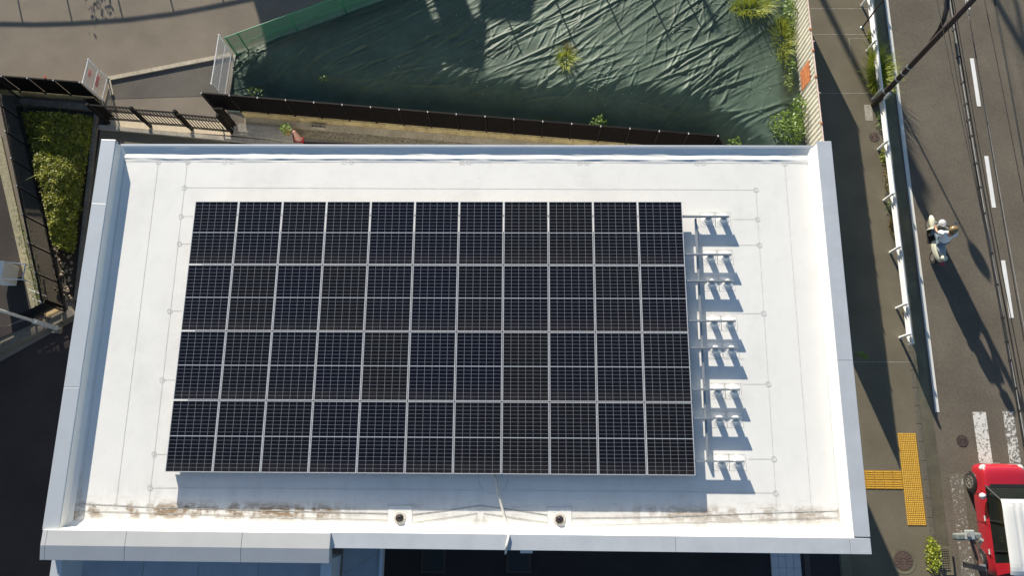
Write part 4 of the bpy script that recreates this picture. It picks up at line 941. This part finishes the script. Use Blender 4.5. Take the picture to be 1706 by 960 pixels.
# ================================================================ CAR
def build_car():
    gz = -.12; x0 = 14.50; W_ = 1.50; xc = x0+W_/2; yf = .53; Lc = 3.45
    e = empty('parked_car', (xc, yf-Lc/2, gz), 'red hatchback with white roof and dark windows stopped at the worn zebra crossing', 'car')
    def P(s, t, z): return Vector((xc+s, yf-t, gz+z))     # s across, t from the nose, z up
    # lower body: stations along t with (half width, hood/shoulder height, bottom)
    st = [(0,.52,.62,.30),(.04,.62,.78,.22),(.12,.69,.90,.20),(.3,.735,.97,.2),(.7,.745,1.0,.2),(1.0,.75,1.02,.2),(1.6,.75,1.0,.2),(2.4,.75,1.0,.2),(3.0,.745,1.02,.2),(3.3,.72,1.0,.22),(3.41,.66,.9,.25),(3.45,.6,.8,.32)]
    mb = MB(); ring = []
    for (t, hw, h, bt) in st:
        pts = []
        sec = [(-hw+.06, bt), (-hw, bt+.14), (-hw-.0, h*.62), (-hw+.015, h*.80), (-hw+.05, h-.04), (-hw+.14, h), (-hw*.4, h+.03), (hw*.4, h+.03), (hw-.14, h), (hw-.05, h-.04), (hw-.015, h*.80), (hw, h*.62), (hw, bt+.14), (hw-.06, bt)]
        mb.v += [P(s, t, z) for s, z in sec]
    n = 14
    for i in range(len(st)-1):
        for k in range(n): mb.f.append((i*n+k, i*n+(k+1)%n, (i+1)*n+(k+1)%n, (i+1)*n+k))
    mb.f += [tuple(range(n-1,-1,-1)), tuple(range((len(st)-1)*n, len(st)*n))]
    body = mb.build('body', M['red_paint'], e, smooth=True)
    sb = body.modifiers.new('sub', 'SUBSURF'); sb.levels = 1; sb.render_levels = 2
    # greenhouse (dark glass) and white roof
    gs_ = [(.62,.66,1.0),(1.12,.60,1.54),(1.35,.585,1.60),(2.6,.585,1.60),(3.22,.57,1.55),(3.36,.62,1.0)]
    mb = MB()
    lo = [P(-.70,.70,.97), P(.70,.70,.97), P(.70,3.38,.97), P(-.70,3.38,.97)]; hi = [P(-.585,1.16,1.56), P(.585,1.16,1.56), P(.585,3.22,1.56), P(-.585,3.22,1.56)]
    mb.add(lo+hi, [(0,1,5,4),(1,2,6,5),(2,3,7,6),(3,0,4,7),(4,5,6,7)]); mb.build('window_glass', M['glass'], e, bevel=.03)
    pil = MB()
    for s in (-1,1):
        pil.bar(P(s*.70,.72,.985), P(s*.592,1.17,1.57), .05, .05)
    pil.split('front_pillar', M['plastic_black'], e)
    pil = MB()
    for s in (-1,1):
        pil.bar(P(s*.702,1.75,1.0), P(s*.60,1.80,1.57), .05, .03); pil.bar(P(s*.70,2.66,1.0), P(s*.597,2.62,1.57), .05, .03)
    pil.split('door_pillar', M['plastic_black'], e)
    pil = MB()
    for s in (-1,1): pil.add([P(s*.712,3.02,.99),P(s*.712,3.38,.99),P(s*.605,3.22,1.57),P(s*.603,2.95,1.57),P(s*.66,3.02,.99),P(s*.66,3.38,.99),P(s*.55,3.22,1.57),P(s*.55,2.95,1.57)],[(0,1,2,3),(7,6,5,4),(0,4,5,1),(1,5,6,2),(2,6,7,3),(3,7,4,0)])
    pil.split('rear_pillar', M['red_paint'], e)
    # roof: rounded slab with shallow ribs
    mb = MB(); NXr, NYr = 24, 20
    for i in range(NYr+1):
        t = 1.10+(3.28-1.10)*i/NYr
        for k in range(NXr+1):
            s = -.63+1.26*k/NXr; edge = (abs(s)/.63)**6*.05+ (max(0, abs((i/NYr)-.5)*2)**8)*.05
            rib = -.010 if (abs(s) < .46 and int((s+.46)/.115) % 2 and 1 < i < NYr-1) else 0
            mb.v.append(P(s*(1-.10*max(0,(.25-i/NYr))**1), t, 1.63-edge+rib))
    for i in range(NYr):
        for k in range(NXr): a = i*(NXr+1)+k; mb.f.append((a, a+1, a+NXr+2, a+NXr+1))
    rf = mb.build('roof', M['white_car'], e, smooth=False); so_ = rf.modifiers.new('t','SOLIDIFY'); so_.thickness = .05; so_.offset = -1
    rl = MB()
    for s in (-.5,.5): rl.bar(P(s,1.22,1.635),P(s,3.2,1.635),.012,.010)
    rl.split('roof_seam', M['seam_dark'], rf)
    MB().bar(P(-.55,3.34,1.56),P(.55,3.34,1.56),.18,.04).build('spoiler', M['white_car'], e, bevel=.012)
    for s in (-1, 1):
        h = MB().lathe([(.02,-.06),(.10,-.05),(.115,.03),(.09,.07),(.01,.09)], P(s*.585,.16,.78), 20); h.build('headlight', M['lens'], e)
        m_ = MB(); c_ = P(s*.86,1.02,1.04); m_.lathe([(.02,-.085),(.085,-.06),(.10,0),(.085,.06),(.02,.085)], c_, 14); o = m_.build('mirror', M['white_car'], e, smooth=True)
        MB().bar(P(s*.70,1.02,1.0), P(s*.80,1.02,1.01), .05,.03).build('mirror_arm', M['plastic_black'], e)
        for t in (1.62, 2.62): MB().bar(P(s*.757,t,.82), P(s*.757,t+.16,.82), .03,.03).build('door_handle', M['lens'], e)
        for t in (.95, 1.82, 2.78): MB().bar(P(s*.752,t,.3), P(s*.752,t,.97), .008,.008).build('door_gap', M['plastic_black'], e)
        for t in (.60, 2.99):
            c_ = P(s*.70, t, .29); wh = MB(); 
            wh.tube(c_-Vector((.085,0,0)), c_+Vector((.085,0,0)), .285, n=28); tw = wh.build('wheel', M['rubber'], e)
            rm_ = MB(); ce = c_+Vector((s*.086,0,0)); rm_.tube(ce, ce+Vector((s*.004,0,0)), .075, n=14)
            for q_ in range(9):
                a_ = q_*2*math.pi/9; dv = Vector((0,math.cos(a_),math.sin(a_))); rm_.bar(ce+dv*.05+Vector((s*.006,0,0)), ce+dv*.19+Vector((s*.006,0,0)), .012, .035, up=dv.cross(Vector((1,0,0))))
            # ring
            for q_ in range(28):
                a_, b_ = q_*2*math.pi/28, (q_+1)*2*math.pi/28; rm_.bar(ce+Vector((s*.006,math.cos(a_)*.195,math.sin(a_)*.195)), ce+Vector((s*.006,math.cos(b_)*.195,math.sin(b_)*.195)), .02, .02, up=(1,0,0))
            rm_.build('rim', M['rim'], tw)
            ar = MB()
            for q_ in range(12):
                a_, b_ = q_*math.pi/12, (q_+1)*math.pi/12; ar.bar(P(s*.745,t+math.cos(a_)*.32,.29+math.sin(a_)*.32), P(s*.745,t+math.cos(b_)*.32,.29+math.sin(b_)*.32), .05,.05, up=(1,0,0))
            ar.build('wheel_arch', M['plastic_black'], e)
    MB().bar(P(-.5,.02,.50),P(.5,.02,.50),.04,.16).build('grille', M['plastic_black'], e, bevel=.01)
    MB().bar(P(-.17,-.005,.42),P(.17,-.005,.42),.01,.12).build('number_plate', M['white_paint'], e)
    wp = MB(); wp.path([P(-.35,.80,1.075),P(.05,.93,1.22)],.012,6).path([P(.1,.80,1.075),P(.48,.95,1.23)],.012,6); wp.split('wiper', M['plastic_black'], e)
    MB().bar(P(-.58,.70,1.03),P(.58,.70,1.03),.10,.03).build('cowl', M['plastic_black'], e)
    MB().bar(P(-.6,3.47,.55),P(.6,3.47,.55),.06,.2).build('rear_bumper', M['plastic_black'], e, bevel=.02)
build_car()

# ================================================================ SCOOTER AND RIDER
def skin(name, verts, edges, radii, m, parent, root=0):
    off = Vector((0,0,0)); q = parent
    while q: off += q.location; q = q.parent
    me = bpy.data.meshes.new(name); me.from_pydata([tuple(Vector(v)-off) for v in verts], edges, []); me.materials.append(m)
    o = bpy.data.objects.new(name, me); col.objects.link(o); o.parent = parent
    sk = o.modifiers.new('skin', 'SKIN'); sk.use_smooth_shade = True
    for i, r in enumerate(radii): me.skin_vertices[0].data[i].radius = (r, r) if isinstance(r, (int, float)) else r
    me.skin_vertices[0].data[root].use_root = True
    su = o.modifiers.new('sub', 'SUBSURF'); su.levels = 1; su.render_levels = 2
    return o
def scooter():
    gz = -.12; cx_, cyy = at(1540,372).x+.13, at(1540,405,gz).y
    e = empty('scooter', (cx_, cyy, gz), 'cream motor scooter riding up the left lane beside the white line', 'scooter')
    def P(s, t, z): return Vector((cx_+s, cyy+t, gz+z))       # t forward (up the picture)
    for t, nm in ((.62,'f'),(-.60,'r')):
        wh = MB(); wh.tube(P(-.05,t,.22), P(.05,t,.22), .22, n=24); tw = wh.build('wheel', M['rubber'], e)
        MB().tube(P(-.056,t,.22), P(.056,t,.22), .13, n=18).build('rim', M['rim'], tw)
    # front fender: a long rounded shell over the wheel
    mb = MB(); seg, sg2 = 12, 10
    for i in range(seg+1):
        a_ = math.pi*i/seg
        for k in range(sg2+1):
            b_ = math.pi*k/sg2; mb.v.append(P(math.sin(a_)*math.cos(b_)*.10, .64-math.cos(a_)*.27, .36+math.sin(a_)*math.sin(b_)*.15))
    for i in range(seg):
        for k in range(sg2): a = i*(sg2+1)+k; mb.f.append((a,a+1,a+sg2+2,a+sg2+1))
    o = mb.build('front_fender', M['cream'], e, smooth=True); so_ = o.modifiers.new('t','SOLIDIFY'); so_.thickness = .008
    # leg shield: curved sheet leaning back
    mb = MB()
    for i in range(9):
        z = .28+.68*i/8; hw = .19+.11*math.sin(i/8*3.0); t = .46-.13*(i/8)
        for k in range(9):
            b_ = (k-4)/4; mb.v.append(P(b_*hw, t-.12*b_*b_, z))
    for i in range(8):
        for k in range(8): a = i*9+k; mb.f.append((a,a+1,a+10,a+9))
    o = mb.build('leg_shield', M['cream'], e, smooth=True); so_ = o.modifiers.new('t','SOLIDIFY'); so_.thickness = .03
    mb = MB(); mb.prism([P(-.16,.32,0).xy, P(.16,.32,0).xy, P(.18,-.1,0).xy, P(-.18,-.1,0).xy], gz+.22, gz+.27); mb.build('floorboard', M['plastic_black'], e, bevel=.01)
    # rear body
    mb = MB(); st = [(-.02,.13,.28,.62),(-.2,.17,.25,.70),(-.5,.17,.30,.72),(-.75,.13,.42,.74),(-.9,.06,.55,.70)]
    for (t, hw, b0, h) in st: mb.v += [P(-hw*.8,t,b0),P(-hw,t,(b0+h)/2),P(-hw*.85,t,h),P(hw*.85,t,h),P(hw,t,(b0+h)/2),P(hw*.8,t,b0)]
    for i in range(4):
        for k in range(6): mb.f.append((i*6+k,i*6+(k+1)%6,(i+1)*6+(k+1)%6,(i+1)*6+k))
    mb.f += [(5,4,3,2,1,0), tuple(range(24,30))]; o = mb.build('rear_body', M['cream'], e, smooth=True); o.modifiers.new('s','SUBSURF').render_levels = 2
    mb = MB(); st = [(.0,.10,.74),(-.2,.15,.78),(-.45,.16,.79),(-.68,.12,.80)]
    for (t, hw, h) in st: mb.v += [P(-hw,t,h-.06),P(-hw*.8,t,h),P(hw*.8,t,h),P(hw,t,h-.06)]
    for i in range(3):
        for k in range(4): mb.f.append((i*4+k,i*4+(k+1)%4,(i+1)*4+(k+1)%4,(i+1)*4+k))
    mb.f += [(3,2,1,0),(12,13,14,15)]; mb.build('seat', mat('grey_seat', (.35,.40,.42), .6, noise_s=8, amt=.1), e, smooth=True)
    # rear carrier / top box, cream
    mb = MB().lathe([(.09,0),(.11,.02),(.10,.08),(.04,.1)], P(-.0,-.80,.79), 18); mb.build('rear_box', M['cream'], e, smooth=True)
    MB().tube(P(.02,-.93,.68), P(.02,-1.0,.66), .07, .05, 14).build('tail_light', M['red_lens'], e)
    MB().path([P(-.33,.22,1.02),P(-.15,.30,1.0),P(0,.34,.98),P(.15,.30,1.0),P(.33,.22,1.02)], .018).build('handlebar', M['plastic_black'], e)
    MB().lathe([(.04,-.08),(.12,-.04),(.13,.03),(.05,.08)], P(0,.40,1.0), 16).build('headlight', M['lens'], e)
    for s in (-1,1):
        MB().path([P(s*.24,.26,1.02),P(s*.32,.32,1.2)], .007, 6).lathe([(.02,-.03),(.055,-.01),(.055,.015),(.02,.03)], P(s*.33,.33,1.22), 12).build('mirror', M['rim'], e)
    MB().tube(P(.0,.34,.98),P(0,.55,.35),.03,.03,10).build('fork', M['rim'], e)
    # rider (one skinned figure), seated, leaning slightly forward
    r = empty('person', P(0,-.18,.78), 'scooter rider in white shirt, grey trousers and gold helmet holding the handlebar', 'person')
    V = [P(0,-.20,.86), P(0,-.17,1.02), P(0,-.12,1.22), P(0,-.09,1.36), P(0,-.07,1.45), P(0,-.05,1.56),           # 0-5 pelvis..head
         P(-.19,-.08,1.35), P(-.29,.05,1.13), P(-.27,.21,1.04), P(.19,-.08,1.35), P(.29,.05,1.13), P(.27,.21,1.04),   # arms 6-11
         P(-.10,-.16,.84), P(-.15,.22,.80), P(-.13,.16,.36), P(-.13,.28,.30), P(.10,-.16,.84), P(.15,.22,.80), P(.13,.16,.36), P(.13,.28,.30)]
    E_ = [(0,1),(1,2),(2,3),(3,4),(4,5),(3,6),(6,7),(7,8),(3,9),(9,10),(10,11),(0,12),(12,13),(13,14),(14,15),(0,16),(16,17),(17,18),(18,19)]
    Rr = [(.14,.11),(.13,.10),(.15,.11),(.11,.08),.055,.085, .055,.042,.032,.055,.042,.032, .085,.065,.045,.04,.085,.065,.045,.04]
    skin('body', V, E_, Rr, M['skin'], r)
    V2 = [P(0,-.20,.90), P(0,-.17,1.02), P(0,-.12,1.22), P(0,-.095,1.355), P(-.19,-.08,1.35), P(-.27,.02,1.18), P(.19,-.08,1.35), P(.27,.02,1.18)]
    skin('shirt', V2, [(0,1),(1,2),(2,3),(3,4),(4,5),(3,6),(6,7)], [(.20,.16),(.20,.15),(.21,.15),(.15,.12),.095,.085,.095,.085], M['shirt'], r)
    V3 = [P(0,-.20,.85), P(-.10,-.16,.84), P(-.15,.22,.80), P(-.13,.165,.42), P(.10,-.16,.84), P(.15,.22,.80), P(.13,.165,.42)]
    skin('trousers', V3, [(0,1),(1,2),(2,3),(0,4),(4,5),(5,6)], [(.15,.12),.10,.082,.06,.10,.082,.06], M['trousers'], r)
    for s in (-1,1):
        MB().prism([P(s*.13-.045,.13,0).xy,P(s*.13+.045,.13,0).xy,P(s*.13+.04,.38,0).xy,P(s*.13-.04,.38,0).xy], gz+.275, gz+.35).build('shoe', M['plastic_black'], r, bevel=.02)
        hm = MB(); base_ = P(s*.27,.22,1.04)
        for q_ in range(4):
            f0 = base_+Vector((s*(-.02+.02*q_),.02,0)); hm.path([f0, f0+Vector((0,.05,.01)), f0+Vector((0,.055,-.035))], [.011,.010,.008], 6)
        hm.path([base_+Vector((-s*.02,0,0)), base_+Vector((-s*.045,.03,-.02)), base_+Vector((-s*.04,.05,-.03))], [.012,.011,.009], 6)
        hm.lathe([(.02,-.025),(.042,0),(.02,.02)], base_, 10); hm.build('hand', M['skin'], r, smooth=True)
    hc_ = P(0,-.04,1.585)
    mb = MB().lathe([(.105,-.05),(.135,-.01),(.14,.04),(.12,.10),(.07,.14),(.01,.152)], hc_, 22); mb.build('helmet', M['helmet'], r, smooth=True)
    mb = MB(); mb.lathe([(.10,-.06),(.138,-.055),(.141,-.02),(.12,-.015)], hc_, 22); mb.build('helmet_trim', M['plastic_black'], r)
    fc = MB().lathe([(.008,-.01),(.012,0),(.004,.012)], P(0,.055,1.53), 8); fc.build('nose', M['skin'], r)
scooter()

# ================================================================ SOUTH YARD
def hatch(u, v, label):
    p = at(u, v, .0); e = empty('ground_hatch', p, label, 'hatch'); s = .34
    MB().box((p.x-s,p.y-s,.0),(p.x+s,p.y+s,.012)).build('cover', M['plastic_black'], e)
    fr_ = MB()
    for q_ in (-1,1): fr_.box((p.x-s-.05,p.y+q_*(s+.025)-.025,0),(p.x+s+.05,p.y+q_*(s+.025)+.025,.02)); fr_.box((p.x+q_*(s+.025)-.025,p.y-s+.001,0),(p.x+q_*(s+.025)+.025,p.y+s-.001,.0195))
    fr_.build('frame', M['iron'], e)
hatch(722, 934, 'square black ground hatch in the shaded yard, nearer the grey canopy'); hatch(864, 934, 'square black ground hatch below the hanging conduit')
a = at(1284,925,.1); b = at(1336,960,.1); pd = empty('paved_pad', (a.x,a.y,0), 'pale tiled entrance pad in the shade below the roof', 'paving')
mb = MB(); nxp = 4
for i in range(nxp):
    for j_ in range(8):
        x_ = a.x+(b.x-a.x)*i/nxp; y_ = a.y-.0-.33*j_+.6; mb.box((x_+.005, y_-.325, 0), (x_+(b.x-a.x)/nxp-.005, y_, .1))
mb.build('tiles', mat('pad_tile', (.50,.50,.52), .7, noise_s=5, amt=.1), pd)
x_ = at(1340,940).x; MB().box((x_,-7,0),(x_+.18,-1,.02)).build('yard_drain', M['iron'], kind='structure')
x_ = at(1410,940).x; MB().box((x_-.18,-7,0),(x_+.14,-1.2,.05)).build('yard_edge_kerb', M['gutter'], kind='structure')

# ================================================================ OFF-FRAME NEIGHBOURS (cast the shadows seen in the photo)
def house(x0, x1, y0, y1, h, label, roofh=.0):
    e = empty('shadow_house', ((x0+x1)/2,(y0+y1)/2,0), label, 'house')
    MB().box((x0,y0,0),(x1,y1,h)).build('wall', M['house_wall'], e)
    MB().box((x0-.3,y0-.3,h+.002),(x1+.3,y1+.3,h+.18)).build('roof', M['house_roof'], e)
    for i in range(int((x1-x0)/2.2)):
        xx = x0+.8+i*2.2; w_ = MB().box((xx,y0-.05,1),(xx+1.1,y0+.02,2.1)).build('window', M['plastic_black'], e); MB().box((xx+.05,y0-.06,1.05),(xx+1.05,y0-.052,2.05)).build('pane', M['glass'], w_)
def gx(u, v): 
    p = at(u, v); return p.x, p.y
# left part of the tarp shade: roof line parallel to x
x_a = gx(428,20)[0]; y_a = gx(428,20)[1]
Yh = 31.0; sx_ = -S.x/S.y   # shadow x shift per metre of y (positive south)
def backx(u, v, Y): p = at(u, v, .5); return p.x-(Y-p.y)*sx_
tipY = at(600,116,.75).y; hh = .75+(Yh-tipY)/-S.y
house(backx(424,20,Yh), backx(706,60,Yh), Yh, Yh+1.6, hh-.2, 'long unseen slim block north of the tarp plot, shaped for its shadow')  # unseen block, depth thinned so the gap beside it stays sunlit
house(backx(742,60,Yh), backx(775,60,Yh), Yh, Yh+1.6, hh-.25, 'short unseen slim block between the two others, shaped for its shadow')  # unseen block, kept thin to split the shade on the tarp
tip2 = at(870,50,.5).y; house(backx(815,20,Yh), backx(868,20,Yh), Yh, Yh+6, .5+(Yh-tip2)/-S.y-.2, 'small beige house north of the tarp plot, right of the slim blocks')
wk = empty('shade_deck', (-27,25,0), 'added unseen deck north-west of the parking lot, shading the left yard', 'shade_deck')  # unseen raised deck, added to shade the yard left of the building
MB().box((-40,24,6.2),(-20.6,25.6,6.35)).build('deck', M['wall'], wk); MB().box((-40,23.95,6.35),(-20.6,24.02,8.3)).build('side_wall', M['wall'], wk)
for x_ in (-39.5,): MB().tube((x_,24.8,0),(x_,24.8,6.2),.3,n=16).build('column', M['wall'], wk)
MB().tube((-33.0,24.8,0),(-33.0,24.8,6.19),.12,n=16).build('column', M['wall'], wk)
# curved rail fence whose shadow crosses the parking lot
hr = 1.25; e = empty('rail_fence', at(200,40)-Vector((S.x,S.y,0))*hr, 'low curved rail fence north of the parking lot', 'fence')
cur = [at(u,v)-Vector((S.x,S.y,0))*hr for u,v in ((-140,30),(-60,37),(0,40),(60,41),(125,39),(210,33),(290,23),(350,12),(410,0),(480,-16))]
for p in cur: p.z = hr
MB().path(cur, .035, 8).build('top_rail', M['galv'], e, smooth=True)
for (u,v) in ((-50,38),(38.5,41),(121,40),(205.5,34),(290.5,23),(374,8)):
    p = at(u,v)-Vector((S.x,S.y,0))*hr; MB().tube(p,p+Vector((0,0,hr)),.028,n=10).build('post', M['galv'], e)
# bush by it
random.seed(31); q = at(168,15)-Vector((S.x,S.y,0))*1.25; mb = MB()
for i in range(90):
    c_ = Vector((q.x+random.gauss(0,.35), q.y+random.gauss(0,.3), random.uniform(.35,1.35))); leaves(mb, c_, 3, (.12,.12), .12, .13)
e = empty('bush', (q.x,q.y,0), 'sparse bush behind the curved rail fence', 'bush'); mb.build('foliage', M['leaf'], e)
mb = MB()
for i in range(9): mb.tube((q.x,q.y,0),(q.x+random.gauss(0,.4),q.y+random.gauss(0,.2),random.uniform(.9,1.3)),.02,.008,6)
mb.build('branches', M['brown_pole'], e)
# posts north of the tarp
for (i, (u,v)) in enumerate(((875,108),(965,95),(1040,65),(1118,70),(1168,45))):
    h_ = 2.0; p = at(u,v,.6); p = Vector((p.x,p.y,0))-Vector((S.x,S.y,0))*(h_-.6)
    e = MB().tube(p,p+Vector((0,0,h_)),.035,.03,8).build('stake', M['brown_pole'], origin=p); tag(e, 'thin wooden stake north of the tarp, number %s from the west' % ('one','two','three','four','five')[i], 'stake', 'stakes north of the tarp')
    e['label'] = ('westernmost thin wooden stake north of the tarp','second stake from the west, north of the tarp','middle one of five stakes north of the tarp','second stake from the east, north of the tarp','easternmost thin stake north of the tarp')[i]
# poles north whose shadows fall on sidewalk and road
for (u,v,h_,r_,lb,hd_) in ((1545,352,8.0,.15,'brown utility pole north of the tarp plot',1),):
    p = at(u,v,-.1); p = Vector((p.x,p.y,0))-Vector((S.x,S.y,0))*(h_+.1); e = empty('street_pole', p, lb, 'pole'); MB().tube(p,p+Vector((0,0,h_)),r_,r_*.8,14).build('pole', M['brown_pole'], e)
    if hd_ == 1: MB().lathe([(.02,-.4),(.28,-.38),(.28,.38),(.02,.4)],(p.x+.2,p.y,h_-.6),16).build('transformer', M['grey_box'], e)
    else: MB().lathe([(.05,-.55),(.16,-.4),(.19,.1),(.05,.3)],(p.x,p.y,h_-.1),16).build('lamp_head', M['grey_box'], e)
# a tall pole/structure shadow at the upper right and across the right of the tarp
for (u,v,h_,r_,lb) in ((1230,135,7.0,.13,'second brown pole north of the tarp plot'),(1785,190,8.0,.16,'thick pole on the far side of the road')):
    p = at(u,v,.3); p = Vector((p.x,p.y,0))-Vector((S.x,S.y,0))*h_; e = empty('street_pole', p, lb, 'pole'); MB().tube(p,p+Vector((0,0,h_)),r_,r_*.8,14).build('pole', M['brown_pole'], e)
